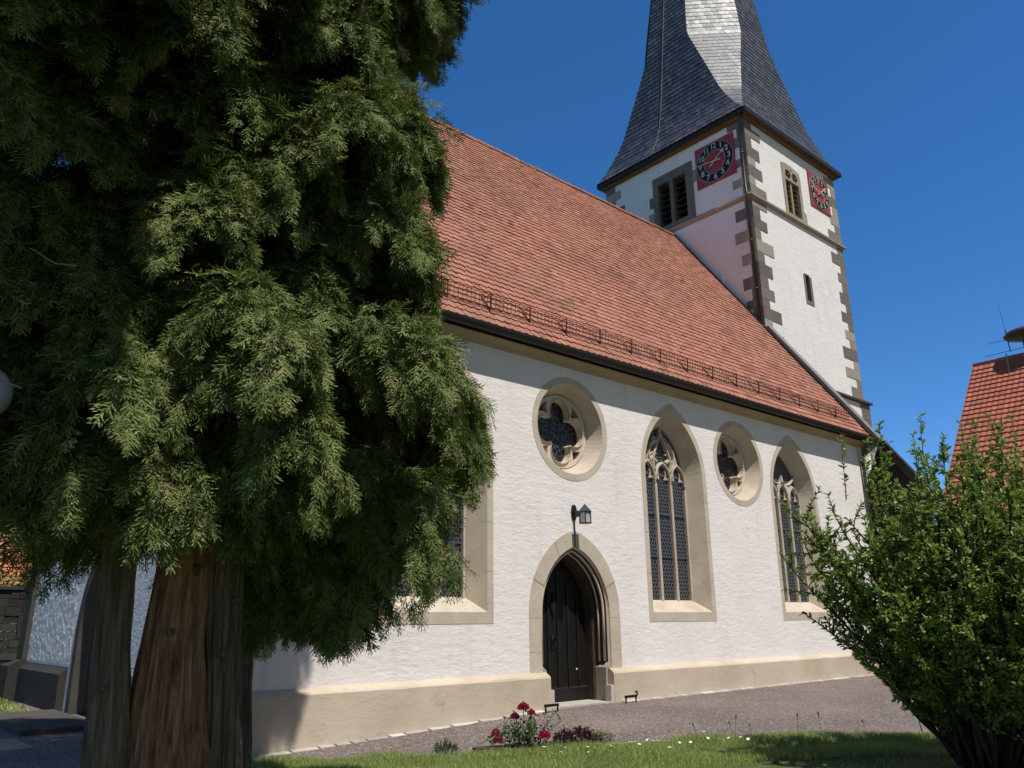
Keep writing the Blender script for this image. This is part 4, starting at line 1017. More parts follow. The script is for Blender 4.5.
# small leafy growth in front of the trunks
for da, L_, zz in ((-.25, 1.35, 2.95), (-.45, 1.2, 2.9), (.0, 1.3, 2.85), (.14, 1.15, 2.75), (-.1, 1.5, 3.25), (-.35, 1.3, 3.2)):
    bough(at_axis(zz, 1 if da > -.3 else 0), CAMDIR+da, L_, .08, .34, 1.5, .2, .55, 7)
# broad upper boughs towards the churchyard at the left
for zz, az, L_ in ((5.3, 178, 2.3), (5.8, 168, 2.3), (6.2, -172, 2.5), (6.7, 176, 2.5), (7.2, -176, 2.6), (5.0, -160, 2.3)):
    bough(at_axis(zz, 0), R(az), L_, .15, .3, 1.1, .3)
for zz, az in ((9.7, 5), (10.1, -12), (10.4, 20), (10.8, 2), (11.2, -8), (11.6, 14), (10.0, 30), (11.0, 28), (12.0, 5)):
    o = at_axis(zz, 2); bough(o, R(az), reach(o, R(az), zz-.3)*1.02, .1, .16, 1.6, .2)
for zz, az, L_ in ((9.0, -138, 3.6), (6.8, -145, 3.2), (8.0, -152, 3.4), (6.0, -138, 3.0), (7.2, -136, 3.5), (8.2, -142, 3.7), (5.4, -146, 2.7), (8.8, -150, 3.6)):
    bough(at_axis(zz, 0), R(az), L_, .2, .25, 1.4, .3)
for zz, az, L_ in ((6.5, -114, 3.1), (7.0, -119, 3.2), (7.5, -112, 3.4), (8.0, -117, 3.6), (8.5, -114, 3.9), (7.2, -122, 3.4), (7.8, -109, 3.4)):
    bough(at_axis(zz, 0)+np.array([-.25, -.2, 0]), R(az), L_, .12, .2, 1.7, .25, .30)
PT = np.concatenate(PT); DR = np.concatenate(DR); SC_ = np.concatenate(SC_); UPV = np.concatenate(UPV)
GL = np.array([.70, 6.20, 3.06])
rr_ = np.hypot(PT[:, 0]-AX[0], PT[:, 1]-AX[1]); pa3 = np.arctan2(PT[:, 1]-AX[1], PT[:, 0]-AX[0]); lim = np.interp(PT[:, 2], zp, rp)*(1-.42*np.clip(-np.sin(pa3), 0, 1)*np.clip((PT[:, 2]-7.5)/1.5, 0, 1))*(1+.10*np.sin(4*pa3+PT[:, 2]*2.6)+.08*np.sin(PT[:, 2]*6.1+6*pa3))+.07+cr.normal(0, .06, len(PT))
keep = (rr_ < lim) | ((PT[:, 1] < 8.4) & (PT[:, 0] < 1.3) & (PT[:, 2] > 4.6))
keep &= ~((PT[:, 2] < 2.26+.24*np.sin(3.3*PT[:, 0]+2.1*PT[:, 1])+.10*np.sin(9*PT[:, 0])) & (PT[:, 0] < 3.0) & (PT[:, 0] > 1.62) & (PT[:, 1] < 7.9))
keep &= ~((PT[:, 2] < 2.36+.2*np.sin(4.1*PT[:, 0]+3*PT[:, 1])) & (PT[:, 0] <= 1.62))
tcam = PT-np.array([0, 0, EYE]); gl = GL-np.array([0, 0, EYE]); gd = np.linalg.norm(gl); gl = gl/gd
along = tcam@gl; perp = np.linalg.norm(tcam-along[:, None]*gl, axis=1)
keep &= ~((along < gd+.2) & (perp < .36)) & (np.linalg.norm(PT-GL, axis=1) > .42) & (np.hypot(PT[:, 0], PT[:, 1]) > 2.9)
PT, DR, SC_, UPV = PT[keep], DR[keep], SC_[keep], UPV[keep]
B = basis(DR, UPV, cr.uniform(-.6, .6, len(PT)))*SC_[:, None, None]
VV = []; FF = []; o_ = 0
for q_ in range(6):
    sel = np.arange(len(PT)) % 6 == q_; v, f_ = scatter(SPR[q_], B[sel], PT[sel]); VV.append(v); FF.append(f_+o_); o_ += len(v)
VV = np.concatenate(VV); FF = np.concatenate(FF)
print('SPRAYS', len(PT), 'quads', len(FF))
npmesh('crown', VV, FF.ravel(), np.full(len(FF), 4), CONIF, tree)
limbs.build('limbs', BARK_G, tree, True)
for k in range(26):
    zt = cr.uniform(2.8, 7); az = CAMDIR+cr.uniform(-1.2, 1.9); p = at_axis(zt)+np.array([math.cos(az), math.sin(az), 0])*env(zt)*cr.uniform(.5, .75)
    pts = [p]; d = np.array([math.cos(az), math.sin(az), cr.uniform(-.9, .5)])
    for i in range(5): d = d+cr.normal(0, .35, 3); d /= np.linalg.norm(d); pts.append(pts[-1]+d*.07)
    tw_ = MB(); tw_.tube([tuple(q) for q in pts], [.008, .007, .006, .005, .004, .003], 5); tw_.build('dead_twig', DEADW, tree)

# ================================================================== SHRUB ON THE RIGHT
BX, BY = 10.02, 3.66
shrub = thing('shrub', (BX, BY, 0), 'tall leafy deciduous shrub fanning out from its base on the lawn at right', 'shrub')
sr = np.random.default_rng(21); stems = MB(); LP = []; LD = []; LS = []
right = np.array([math.cos(yaw), -math.sin(yaw), 0]); back = np.array([math.sin(yaw), math.cos(yaw), 0])
def stemcurve(p0, d, L_, n=9, curl=.06, upw=.05):
    pts = [np.array(p0, float)]; d = np.array(d, float)
    for i in range(n):
        d = d/np.linalg.norm(d)+sr.normal(0, curl, 3)+np.array([0, 0, upw]); d /= np.linalg.norm(d); pts.append(pts[-1]+d*L_/n)
    return np.array(pts)
def leaves(pts, t0, dens, sc):
    n = len(pts)-1; L_ = np.linalg.norm(pts[-1]-pts[0]); k = int(dens*L_)
    for _ in range(k):
        t = t0+(1-t0)*sr.random(); i = min(n-1, int(t*n)); f_ = t*n-i; p = pts[i]*(1-f_)+pts[i+1]*f_; tg = pts[i+1]-pts[i]; tg /= np.linalg.norm(tg)
        s = sr.normal(0, 1, 3); s -= tg*(s@tg); s /= np.linalg.norm(s)
        LP.append(p); LD.append(tg*.75+s*.8+np.array([0, 0, .05])); LS.append(sc*sr.uniform(.6, 1.25))
for i in range(104):
    az = sr.uniform(0, 2*math.pi); lean = sr.random()**.75*.80
    d = np.array([math.cos(az)*lean, math.sin(az)*lean, 1.0])
    L_ = 3.6*(.78+.26*sr.random())/math.sqrt(1+1.0*lean*lean)
    p = stemcurve((BX+.30*math.cos(az)*sr.random()+.0, BY+.30*math.sin(az)*sr.random(), -.1), d, L_, 10, .07, .02)
    far_ = [j for j in range(11) if math.hypot(p[j][0]-BX, p[j][1]-BY) > min(2.05, .38+.93*max(0, p[j][2]))]
    p = p if not far_ else stemcurve(p[0], d+np.array([0, 0, .55]), L_*.95, 10, .05, .03)
    stems.tube([tuple(q) for q in p], [.026*(1-.09*j)+.004 for j in range(11)], 5)
    leaves(p, .4, 34, .9)
    nk = 26
    for _ in range(nk):
        t = sr.uniform(.16, .98); j = min(9, int(t*10)); q = p[j]*(1-(t*10-j))+p[j+1]*(t*10-j); tg = p[j+1]-p[j]; tg /= np.linalg.norm(tg)
        s = sr.normal(0, 1, 3); s /= np.linalg.norm(s); lb = sr.uniform(.25, .62)*(1.15-.4*t)
        pp = stemcurve(q, tg*.6+s*.75+np.array([0, 0, .1]), lb, 5, .16, .05)
        if math.hypot(pp[-1][0]-BX, pp[-1][1]-BY) > min(2.05, .3+.93*pp[-1][2]): continue
        stems.tube([tuple(x_) for x_ in pp], [.008, .007, .006, .005, .004, .003], 4)
        leaves(pp, .1, 96, .92)
# tall upright shoots on top
for k in range(22):
    x_ = sr.uniform(-1.1, .9); y_ = sr.uniform(-.5, .7); q = np.array([BX, BY, 0])+right*x_+back*y_+np.array([0, 0, 2.8+sr.uniform(-.3, .25)])
    pp = stemcurve(q, np.array([sr.normal(0, .12), sr.normal(0, .12), 1]), sr.uniform(.6, 1.0), 7, .05, .06)
    stems.tube([tuple(c_) for c_ in pp], [.008, .007, .006, .005, .004, .004, .003, .002], 4); leaves(pp, .05, 58, 1.05)
stems.tube([(BX+.2, BY+.5, .35), (BX+2.3, BY+1.5, .42), (BX+4.6, BY+2.6, .3)], .008, 5)
stems.build('stems', STEM, shrub, True)
LP = np.array(LP); LD = np.array(LD); LS = np.array(LS); LD[:, 2] -= .12
keep = (LP[:, 2] > .30+.15*sr.random(len(LP))) & (np.hypot(LP[:, 0]-BX, LP[:, 1]-BY) < np.minimum(2.1, .32+.95*LP[:, 2])+.06); LP, LD, LS = LP[keep], LD[keep], LS[keep]
Bm = basis(LD, np.array([0, -.25, 1.])+sr.normal(0, .45, (len(LP), 3)), sr.uniform(-.5, .5, len(LP)))*LS[:, None, None]
v, f_ = scatter(leafproto(.074, .0185), Bm, LP); print('LEAVES', len(LP))
npmesh('foliage', v, f_.ravel(), np.full(len(f_), 4), SHRUBL, shrub)

# ================================================================== FLOWER BED
fx, fy = 7.86, 8.76
bed = MB(); pts = []
for i in range(30):
    a = 2*math.pi*i/30; r_ = 1+.12*math.sin(3*a)+.08*math.sin(5*a+1)
    u_ = .95*math.cos(a)*r_; v_ = .30*math.sin(a)*r_; pts.append((8.15+u_*.87+v_*.35, 8.66-u_*.42+v_*.9))
bed.plate(FZ, pts, [], -(float(gz(8, 8.6))+.045), .3); tag(bed.build('flower_bed', SOIL), kind='structure')
gb_ = float(gz(fx, fy))
rose = thing('rose_bush', (fx, fy, gb_), 'small rose bush with crimson blooms at the lawn edge before the church door', 'rose bush')
rr = np.random.default_rng(8); stm = MB(); lp = []; ld = []
blo = [(-.02, .0, .54), (-.14, .05, .42), (.09, .05, .47), (.26, -.1, .19), (-.40, .06, .22), (-.38, .02, .13)]
R3 = lambda a, b, c: np.array([fx, fy, gb_])+right*a+back*b+np.array([0, 0, c])
def curve(a, b, n=7, sag=.06):
    return [a*(1-t)+b*t+np.array([0, 0, sag*math.sin(math.pi*t)])+(rr.normal(0, .012, 3) if 0 < t < 1 else 0) for t in np.linspace(0, 1, n)]
heads = []
for a, b, c in blo:
    P = curve(R3(a*.25, b*.2, .0), R3(a, b, c)); heads.append(P[-1]); stm.tube([tuple(q) for q in P], .006, 5)
    for q in P[2:-1]:
        for _ in range(6): lp.append(q+rr.normal(0, .045, 3)); ld.append(rr.normal(0, 1, 3)+np.array([0, 0, .3]))
for _ in range(17):
    a = rr.normal(0, .27); e_ = R3(a, rr.normal(0, .16), rr.uniform(.06, .36)); P = curve(R3(a*.2, 0, 0), e_); stm.tube([tuple(q) for q in P], .0045, 4)
    for q in P[1:]:
        for _ in range(5): lp.append(q+rr.normal(0, .05, 3)); ld.append(rr.normal(0, 1, 3)+np.array([0, 0, .3]))
for a, c in ((.32, .5), (.42, .46), (.5, .36), (.34, .38)):                        # thin bare shoots with few leaves
    P = curve(R3(.15, 0, 0), R3(a, .05, c)); stm.tube([tuple(q) for q in P], .0035, 4)
    for q in P[3:]:
        for _ in range(2): lp.append(q+rr.normal(0, .025, 3)); ld.append(rr.normal(0, 1, 3))
stm.build('stem', STEM, rose)
lp = np.array(lp); ld = np.array(ld); lp[:, 2] = np.maximum(lp[:, 2], gb_+.03)
v, f_ = scatter(leafproto(.055, .019), basis(ld, np.array([0, -.2, 1.])+rr.normal(0, .4, (len(lp), 3)))*rr.uniform(.6, 1.25, len(lp))[:, None, None], lp)
npmesh('foliage', v, f_.ravel(), np.full(len(f_), 4), ROSEL, rose)
pet = leafproto(.062, .036, .1, .35)
for i, h in enumerate(heads):
    sc = (1.05, .85, .72, 1.1, .8, .85)[i]; d = []; p = []; ups = []
    for ring_, (k, el, ro_) in enumerate(((7, .35, .030), (7, .85, .036), (6, 1.2, .028), (5, 1.45, .014), (3, 1.5, .005))):
        for j in range(k):
            a = 2*math.pi*j/k+ring_*.5+rr.uniform(-.15, .15); c_, s_ = math.cos(a), math.sin(a)
            p.append(h+np.array([c_*ro_*sc, s_*ro_*sc, -.02+.008*ring_])); d.append((c_*math.cos(el)*.7, s_*math.cos(el)*.7, math.sin(el))); ups.append((c_, s_, .2))
    v, f_ = scatter(pet, basis(np.array(d), np.array(ups))*sc*1.15, np.array(p)); npmesh('bloom', v, f_.ravel(), np.full(len(f_), 4), PETAL, rose)
def cushion(name, cx, cy, rx, ry, h, n, leafp, mat, label, cat, up_):
    z = float(gz(cx, cy))+.04; t = thing(name, (cx, cy, z), label, cat); r_ = np.random.default_rng(int(cx*100))
    a = r_.uniform(0, 6.28, n); q = np.sqrt(r_.random(n)); x_ = q*np.cos(a); y_ = q*np.sin(a)
    P = np.array([cx, cy, z])+right*(x_*rx)[:, None]+back*(y_*ry)[:, None]; P[:, 2] += h*np.sqrt(np.clip(1-q*q, 0, 1))*r_.uniform(.3, 1.05, n)*(1+.35*np.sin(7*x_+3*y_))
    D = r_.normal(0, .8, (n, 3))+right*(x_)[:, None]*.8+back*(y_)[:, None]*.5+np.array([0, 0, up_])
    v, f_ = scatter(leafp, basis(D, np.array([0, -.2, 1.])+r_.normal(0, .4, (n, 3)))*r_.uniform(.6, 1.3, n)[:, None, None], P)
    npmesh('foliage', v, f_.ravel(), np.full(len(f_), 4), mat, t)
    s = MB()
    for i in range(12): s.tube([(cx, cy, z-.05), tuple(P[i*7 % n])], .004, 4)
    s.build('stem', STEM, t)
cushion('purple_plant', 8.55, 8.45, .33, .2, .15, 420, leafproto(.06, .02), PURPL, 'low dark purple leaved plant right of the rose bush', 'plant', .9)
cushion('groundcover_plant', 8.85, 8.62, .45, .16, .10, 900, leafproto(.03, .009), YELGR, 'low yellow green cushion plant behind the purple leaves', 'plant', .8)
cushion('grey_tuft', 6.85, 9.22, .16, .10, .13, 190, leafproto(.09, .006), ROSEL, 'small greyish green tuft at the lawn edge left of the roses', 'plant', 2.2)

# ================================================================== GRASS AND DAISIES
gr = np.random.default_rng(3)
def blades(n, xlo, xhi, depth, hmin, hmax):
    x_ = gr.uniform(xlo, xhi, n); y_ = edge(x_)+.03-depth*gr.random(n)**1.15
    P = np.stack([x_, y_, gz(x_, y_)+.015], 1); d = gr.normal(0, .38, (n, 3)); d[:, 2] = 1
    pat = .75+.35*np.sin(x_*3.1+1.3*np.sin(y_*2.2))*np.sin(y_*2.7+x_)
    s = gr.uniform(hmin, hmax, n)*np.clip(pat, .45, 1.3); return P, d, s
bp = (np.array([[-.028, 0, 0], [.028, 0, 0], [.02, .55, -.06], [-.02, .55, -.06], [.0, 1, -.28]]), np.array([[0, 1, 2, 3], [3, 2, 4, 4]]))
Ps = [blades(120000, 4.4, 13.2, 2.2, .06, .155), blades(45000, 3.4, 14.5, 5.5, .05, .12)]
P = np.concatenate([p[0] for p in Ps]); D = np.concatenate([p[1] for p in Ps]); S = np.concatenate([p[2] for p in Ps])
inbed = ((P[:, 0]-8.15)*.9-(P[:, 1]-8.66)*.42)**2/1.2+((P[:, 1]-8.66)*.9+(P[:, 0]-8.15)*.40)**2/.19 < 1
trunkz = np.hypot(P[:, 0]-2.5, P[:, 1]-7) < .8
P, D, S = P[~inbed & ~trunkz], D[~inbed & ~trunkz], S[~inbed & ~trunkz]
upr = gr.normal(0, 1, (len(P), 3)); upr[:, 2] = .1
M3 = basis(D, upr)*S[:, None, None]
k = len(P); Vg = (np.einsum('kij,nj->kni', M3, bp[0])+P[:, None]).reshape(-1, 3)
ids = np.arange(k)[:, None]*5; lo = np.concatenate([ids+np.array([0, 1, 2, 3]), ids+np.array([3, 2, 4])], 1).ravel(); ct = np.tile([4, 3], k)
tag(npmesh('grass', Vg, lo, ct, GRASSM), 'mown green lawn grass', 'grass', None, 'stuff')
# grass tufts on the island
n = 9000; a = gr.uniform(0, 6.28, n); q = np.sqrt(gr.random(n)); P = np.stack([c0.x+2.85*q*np.cos(a), c0.y+1.32*q*np.sin(a), np.full(n, .05)], 1); d = gr.normal(0, .4, (n, 3)); d[:, 2] = 1
up3 = gr.normal(0, 1, (n, 3)); M3 = basis(d, up3)*gr.uniform(.06, .13, n)[:, None, None]; Vg = (np.einsum('kij,nj->kni', M3, bp[0]*np.array([2, 1, 1]))+P[:, None]).reshape(-1, 3)
ids = np.arange(n)[:, None]*5; lo = np.concatenate([ids+np.array([0, 1, 2, 3]), ids+np.array([3, 2, 4])], 1).ravel()
tag(npmesh('island_grass', Vg, lo, np.tile([4, 3], n), GRASSM), 'short grass of the island beyond the church corner', 'grass', None, 'stuff')
n = 14000; P = np.stack([gr.uniform(-3, 4.3, n), gr.uniform(20.6, 29.5, n), np.full(n, -.17)], 1); P[:, 2] = gz(P[:, 0], P[:, 1])+.02; d = gr.normal(0, .4, (n, 3)); d[:, 2] = 1
M3 = basis(d, gr.normal(0, 1, (n, 3)))*gr.uniform(.07, .16, n)[:, None, None]; Vg = (np.einsum('kij,nj->kni', M3, bp[0]*np.array([3, 1, 1]))+P[:, None]).reshape(-1, 3)
ids = np.arange(n)[:, None]*5; lo = np.concatenate([ids+np.array([0, 1, 2, 3]), ids+np.array([3, 2, 4])], 1).ravel()
tag(npmesh('west_grass', Vg, lo, np.tile([4, 3], n), GRASSM), 'grass beyond the dark path at far left', 'grass', None, 'stuff')
dz = MB()
for j in range(9):
    a = 2*math.pi*j/9; c_, s_ = math.cos(a), math.sin(a); dz.add([(0, 0, .10), (.011*c_-.005*s_, .011*s_+.005*c_, .103), (.024*c_, .024*s_, .106), (.011*c_+.005*s_, .011*s_-.005*c_, .103)], [(0, 1, 2, 3)])
dmesh = dz.build('daisy', WHITEP); tag(dmesh, 'white daisy in the lawn grass', 'daisy', 'daisies in the lawn')
dspots = [(8.3, 8.05), (9.0, 7.5), (9.15, 7.55), (8.95, 7.35), (9.3, 7.45)]
while len(dspots) < 46:
    x_ = gr.uniform(7.3, 10.8); y_ = float(edge(x_))-.15-1.3*gr.random(); dspots.append((x_, y_))
for i, (x_, y_) in enumerate(dspots):
    o = dmesh if i == 0 else dmesh.copy()
    if i: COL.objects.link(o)
    o.location = (x_, y_, float(gz(x_, y_))+.015); o.rotation_euler = (gr.normal(0, .3)-.2, gr.normal(0, .3), gr.uniform(0, 6)); s = gr.uniform(.8, 1.35); o.scale = (s, s, s*gr.uniform(.8, 1.15))

pm = MB(); pm.tube([(0, 0, 0), (.01, .0, .16), (.03, 0, .27)], .0022, 4); pm.tube([(.03, 0, .26), (.032, 0, .275), (.036, 0, .30), (.038, 0, .315)], [.003, .009, .009, .003], 6)
pst = pm.build('plantain_stalk', STEM); tag(pst, 'thin dark plantain stalk standing above the lawn edge', 'weed', 'plantain stalks at the lawn edge')
for i, (x_, dy) in enumerate(((10.55, .12), (10.0, .10), (9.95, .2), (10.1, .16), (9.6, .1), (11.2, .1), (10.75, .2))):
    o = pst if i == 0 else pst.copy()
    if i: COL.objects.link(o)
    y_ = float(edge(x_))-dy; o.location = (x_, y_, float(gz(x_, y_))+.01); o.rotation_euler = (gr.normal(0, .12), gr.normal(0, .12), gr.uniform(0, 6)); o.scale = (1, 1, gr.uniform(.7, 1.25))
# ================================================================== GLOBE LAMP AT LEFT
lamp = thing('globe_lamp', (GL[0], GL[1], float(gz(GL[0], GL[1]))), 'grey white globe lamp on a post, cut by the left edge of the photo', 'street lamp')
m = MB(); n = 20; m.lathe((GL[0], GL[1], GL[2]), [(.19*math.sin(math.pi*i/n)+1e-4, -.19*math.cos(math.pi*i/n)) for i in range(n+1)], 32)
m.build('globe', m_flat('opal_globe', (.42, .45, .5), .25, 0, .5, .05), lamp, True)
m = MB(); m.lathe((GL[0], GL[1], -.3), [(.06, 0), (.06, 1.0), (.04, 1.05), (.038, 3.12), (.075, 3.14), (.075, 3.2)], 16); m.build('post', IRON, lamp, True)

# ================================================================== SURROUNDINGS
# house on the right with pantile roof
hx, hy, hz_ = 40., 12.56, 12.9; ex, ez_ = 36.25, 8.77; hs_ = math.atan2(hz_-ez_, hx-ex)
ex2 = ex-3.2; ez2 = ez_-3.2*math.tan(hs_); y1 = -4.
house = thing('house', (hx, (hy+y1)/2, 0), 'house with steep red pantile roof behind the shrub at the right edge', 'house')
m = MB(); m.add([(ex2+.5, y1+.3, -.5), (2*hx-ex2-.5, y1+.3, -.5), (2*hx-ex2-.5, hy-.25, -.5), (ex2+.5, hy-.25, -.5), (ex2+.5, y1+.3, ez2+.4), (2*hx-ex2-.5, y1+.3, ez2+.4), (2*hx-ex2-.5, hy-.25, ez2+.4), (ex2+.5, hy-.25, ez2+.4), (hx, y1+.3, hz_-.25), (hx, hy-.25, hz_-.25)],
        [(0, 1, 5, 8, 4), (1, 2, 6, 5), (2, 3, 7, 9, 6), (3, 0, 4, 7)]); m.build('wall', HOUSEW, house)
def pantiles(parent, P, nx_, ns_, tw_, ex_, mat):
    """P(u, s, h): u along the eave, s up the slope"""
    V = []; l = []; c = []; prof = [(-.5, .0), (-.32, .016), (-.12, .022), (.1, .016), (.28, .002), (.5, .0)]
    for r_ in range(ns_):
        for q in range(nx_):
            b = len(V); dd = rng.uniform(-.006, .006)
            for (t, hh) in ((-.03, .085), (ex_+.04, .012)):
                for a, h in prof: V.append(tuple(P((q+.5+a)*tw_, r_*ex_+t+dd, h+hh)))
            for a, h in prof: V.append(tuple(P((q+.5+a)*tw_, r_*ex_-.03+dd, h+.015)))
            for i in range(5): l += [b+i, b+i+1, b+7+i, b+6+i]; c.append(4); l += [b+12+i, b+13+i, b+1+i, b+i]; c.append(4)
    return npmesh('roof_tiling', np.array(V), l, c, mat, parent)
m = MB(); k_t = .12
for s in (-1, 1):
    m.add([(hx+s*.0, y1, hz_), (hx+s*(hx-ex2), y1, ez2), (hx+s*(hx-ex2), hy, ez2), (hx, hy, hz_), (hx, y1, hz_-k_t), (hx+s*(hx-ex2), y1, ez2-k_t), (hx+s*(hx-ex2), hy, ez2-k_t), (hx, hy, hz_-k_t)], [(0, 1, 2, 3), (4, 7, 6, 5), (0, 4, 5, 1), (2, 6, 7, 3), (1, 5, 6, 2)])
hr = m.build('roof', m_flat('roof_deck_b', (.2, .07, .05), .9), house)
Ls = math.hypot(hx-ex2, hz_-ez2); cu_, su_ = math.cos(hs_), math.sin(hs_)
pantiles(hr, lambda u, s, h: (ex2+s*cu_-h*su_, hy-u, ez2+s*su_+h*cu_), int((hy-y1)/.23), int(Ls/.34), .23, .34, TILE2)
m = MB(); m.tube([(hx, hy+.02, hz_+.0), (hx, y1, hz_+.0)], .12, 10); m.build('ridge_tiles', TILE2, hr, True)
m = MB(); m.add([(ex2, hy+.03, ez2-.1), (ex2, hy+.03, ez2+.09), (hx, hy+.03, hz_+.09), (hx, hy+.03, hz_-.1), (ex2, hy-.02, ez2-.1), (ex2, hy-.02, ez2+.09), (hx, hy-.02, hz_+.09), (hx, hy-.02, hz_-.1)], [(0, 1, 2, 3), (4, 7, 6, 5), (0, 4, 5, 1), (1, 5, 6, 2), (0, 3, 7, 4)]); m.build('verge', TILE2, hr)
m = MB(); m.tube([(hx-.9, 10.9, hz_-.95), (hx-.9, 10.9, hz_+.0)], .03, 6); m.build('vent_pipe', ZINC, hr)
m = MB(); m.box((hx-.6, 9.0, hz_-1.3), (hx+.3, 9.9, hz_-.1)); m.box((hx-.7, 8.95, hz_-.1), (hx+.35, 9.95, hz_-.0)); m.build('roof_hatch', WHITEMETAL, hr)
for yy in (9.5, 6.5, 3.5, .5):
    for zz in (1.2,  3.6):
        m = MB(); Fh = frame((ex2+.5, 0, 0), (0, 1, 0), (-1, 0, 0)); m.plate(Fh, rect(yy-.6, zz, yy+.6, zz+1.4), [rect(yy-.5, zz+.1, yy+.5, zz+1.3)], -.04, .02); wn = m.build('window', WHITEP, house)
        m = MB(); m.plate(Fh, rect(yy-.5, zz+.1, yy+.5, zz+1.3), [], -.015, .0); m.build('pane', GLASSO, wn)
# siren on that roof
sx, sy, sz = hx, 9.98+1.1, hz_+.05
sx, sy = hx, 10.1
siren = thing('siren', (sx, sy, sz), 'dark mushroom shaped siren on a mast upon the ridge of the red roof', 'siren')
m = MB(); m.lathe((sx, sy, sz-.2), [(.10, 0), (.10, .95)], 12); m.lathe((sx, sy, sz+.2), [(.26, 0), (.3, .1), (.3, .35), (.26, .45)], 16); m.build('mast', m_flat('blue_black', (.02, .022, .035), .5), siren)
m = MB(); m.lathe((sx, sy, sz+.75), [(.55, 0), (.98, .05), (1.02, .10), (.9, .24), (.6, .36), (.2, .43), (.01, .44)], 32); m.build('cap', m_flat('siren_cap', (.07, .068, .06), .45, .2), siren, True)
m = MB(); ax_, ay_ = sx, sy+.85
m.tube([(ax_, ay_, sz+.25), (ax_, ay_+.05, sz+1.35)], .022, 6); m.tube([(ax_, ay_+.05, sz+1.3), (ax_, ay_+.12, sz+2.6)], .008, 5)
m.tube([(ax_, sy+.1, sz+.3), (ax_, ay_+1.05, sz+.28)], .014, 6); m.tube([(ax_, ay_, sz+.85), (ax_, ay_+.85, sz+.83)], .011, 6); m.tube([(ax_-.2, ay_+.3, sz+.84), (ax_+.1, ay_+.05, sz+1.3)], .008, 5); m.build('antenna', m_flat('antenna_grey', (.06, .062, .07), .5, .5), siren)
# left background: stone wall, hedge, two houses
m = MB(); wy = 30.0
wall_t = MB(); r_ = random.Random(4); z = -.3
while z < 2.5:
    h = r_.uniform(.16, .28); x = -6.
    while x < 9.5:
        L_ = r_.uniform(.25, .6); wall_t.box((x, wy+r_.uniform(-.03, .02), z), (x+L_-.012, wy+.4, z+h-.012)); x += L_
    z += h
swt = thing('stone_wall', (1.5, wy, 0), 'dark dry stone wall at the far left beyond the church', 'wall')
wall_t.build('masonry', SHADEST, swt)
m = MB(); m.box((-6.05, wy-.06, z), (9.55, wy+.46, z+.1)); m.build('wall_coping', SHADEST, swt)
hg = thing('hedge', (1.5, wy+1.4, 0), 'yellow green clipped hedge rising above the dark stone wall at left', 'hedge')
hr_ = np.random.default_rng(2); n = 16000; P = np.stack([hr_.uniform(-5, 8, n), wy+.7+hr_.uniform(0, 1.5, n), hr_.uniform(.3, 3.25, n)+.25*np.sin(hr_.uniform(0, 6, n))], 1); P[:, 2] += .15*np.sin(P[:, 0]*2.1)
D = hr_.normal(0, 1, (n, 3)); D[:, 1] -= .4
v, f_ = scatter(leafproto(.16, .05), basis(D, np.array([0, -.3, 1.])+hr_.normal(0, .4, (n, 3))), P); npmesh('foliage', v, f_.ravel(), np.full(len(f_), 4), HEDGE, hg)
m = MB()
for x_ in np.arange(-4.5, 8, .9): m.tube([(x_, wy+1.4, -.2), (x_+.1, wy+1.45, 2.6)], .05, 6)
m.build('stem', STEM, hg)
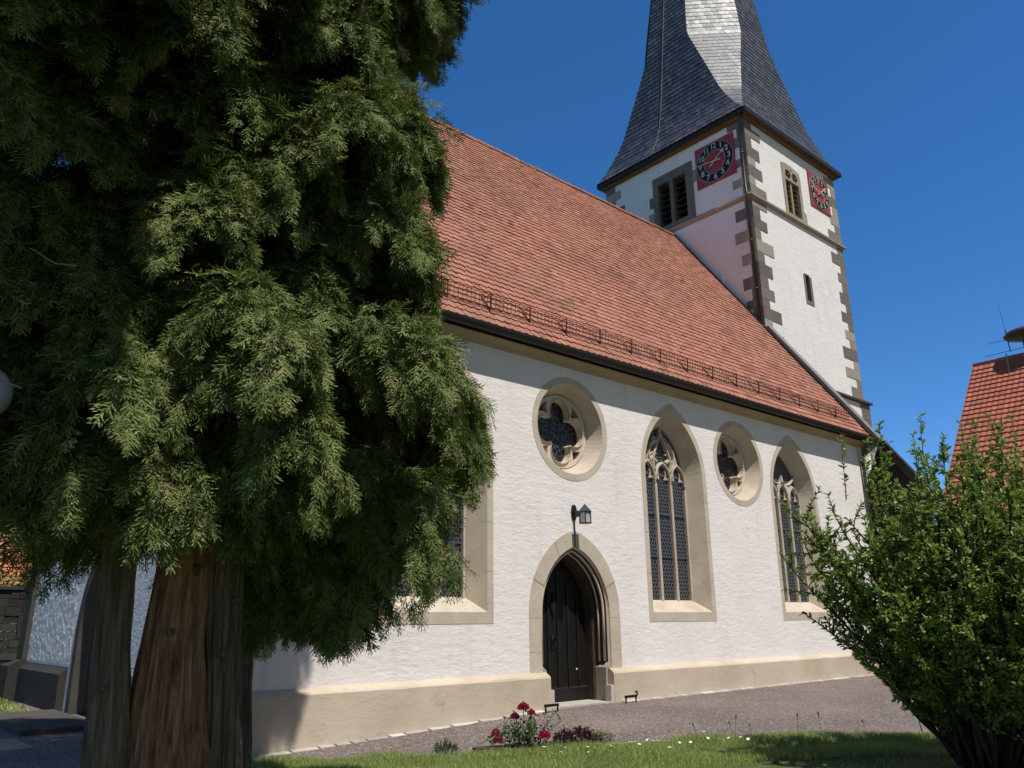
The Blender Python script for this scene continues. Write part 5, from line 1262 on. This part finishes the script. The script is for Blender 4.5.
def gablehouse(cx, cy, hw, dl, ze, zr_, label, tmat):
    h = thing('house', (cx, cy, 0), label, 'house')
    m = MB(); m.add([(cx-hw+.3, cy-dl+.3, -.3), (cx+hw-.3, cy-dl+.3, -.3), (cx+hw-.3, cy+dl-.3, -.3), (cx-hw+.3, cy+dl-.3, -.3), (cx-hw+.3, cy-dl+.3, ze), (cx+hw-.3, cy-dl+.3, ze), (cx+hw-.3, cy+dl-.3, ze), (cx-hw+.3, cy+dl-.3, ze), (cx-hw+.3, cy, zr_-.2), (cx+hw-.3, cy, zr_-.2)],
            [(0, 1, 5, 4), (1, 2, 6, 9, 5), (2, 3, 7, 6), (3, 0, 4, 8, 7)]); m.build('wall', HOUSEW, h)
    m = MB()
    for s in (-1, 1): m.add([(cx-hw, cy+s*dl, ze-.15), (cx+hw, cy+s*dl, ze-.15), (cx+hw, cy, zr_), (cx-hw, cy, zr_), (cx-hw, cy+s*dl, ze-.27), (cx+hw, cy+s*dl, ze-.27), (cx+hw, cy, zr_-.14), (cx-hw, cy, zr_-.14)], [(0, 1, 2, 3), (4, 7, 6, 5), (0, 4, 5, 1), (1, 5, 6, 2), (0, 3, 7, 4)])
    r_ = m.build('roof', m_flat('deck_c', (.2, .08, .05), .9), h)
    a = math.atan2(zr_-ze+.15, dl); S_ = math.hypot(dl, zr_-ze+.15)
    pantiles(r_, lambda u, s, hh: (cx-hw+u, cy-dl+s*math.cos(a)-hh*math.sin(a), ze-.15+s*math.sin(a)+hh*math.cos(a)), int(2*hw/.3), int(S_/.36), .3, .36, tmat)
    m = MB(); m.tube([(cx-hw, cy, zr_+.02), (cx+hw, cy, zr_+.02)], .13, 8); m.build('ridge_tiles', tmat, r_, True)
    Fh = frame((0, cy-dl+.3, 0), (1, 0, 0), (0, -1, 0))
    for xx in np.arange(cx-hw+1.5, cx+hw-1, 2.4):
        m = MB(); m.plate(Fh, rect(xx-.5, .9, xx+.5, 2.2), [rect(xx-.42, .98, xx+.42, 2.12)], -.04, .02); wn = m.build('window', WHITEP, h)
        m = MB(); m.plate(Fh, rect(xx-.42, .98, xx+.42, 2.12), [], -.015, .0); m.build('pane', GLASSO, wn)
gablehouse(3.0, 41.5, 6.5, 2.6, 2.75, 4.35, 'low house with orange tiled roof beyond the hedge at far left', TILE3)
gablehouse(11.4, 52.0, 5.2, 4.0, 4.2, 8.2, 'dull red tiled house behind the orange roof at far left', TILE)
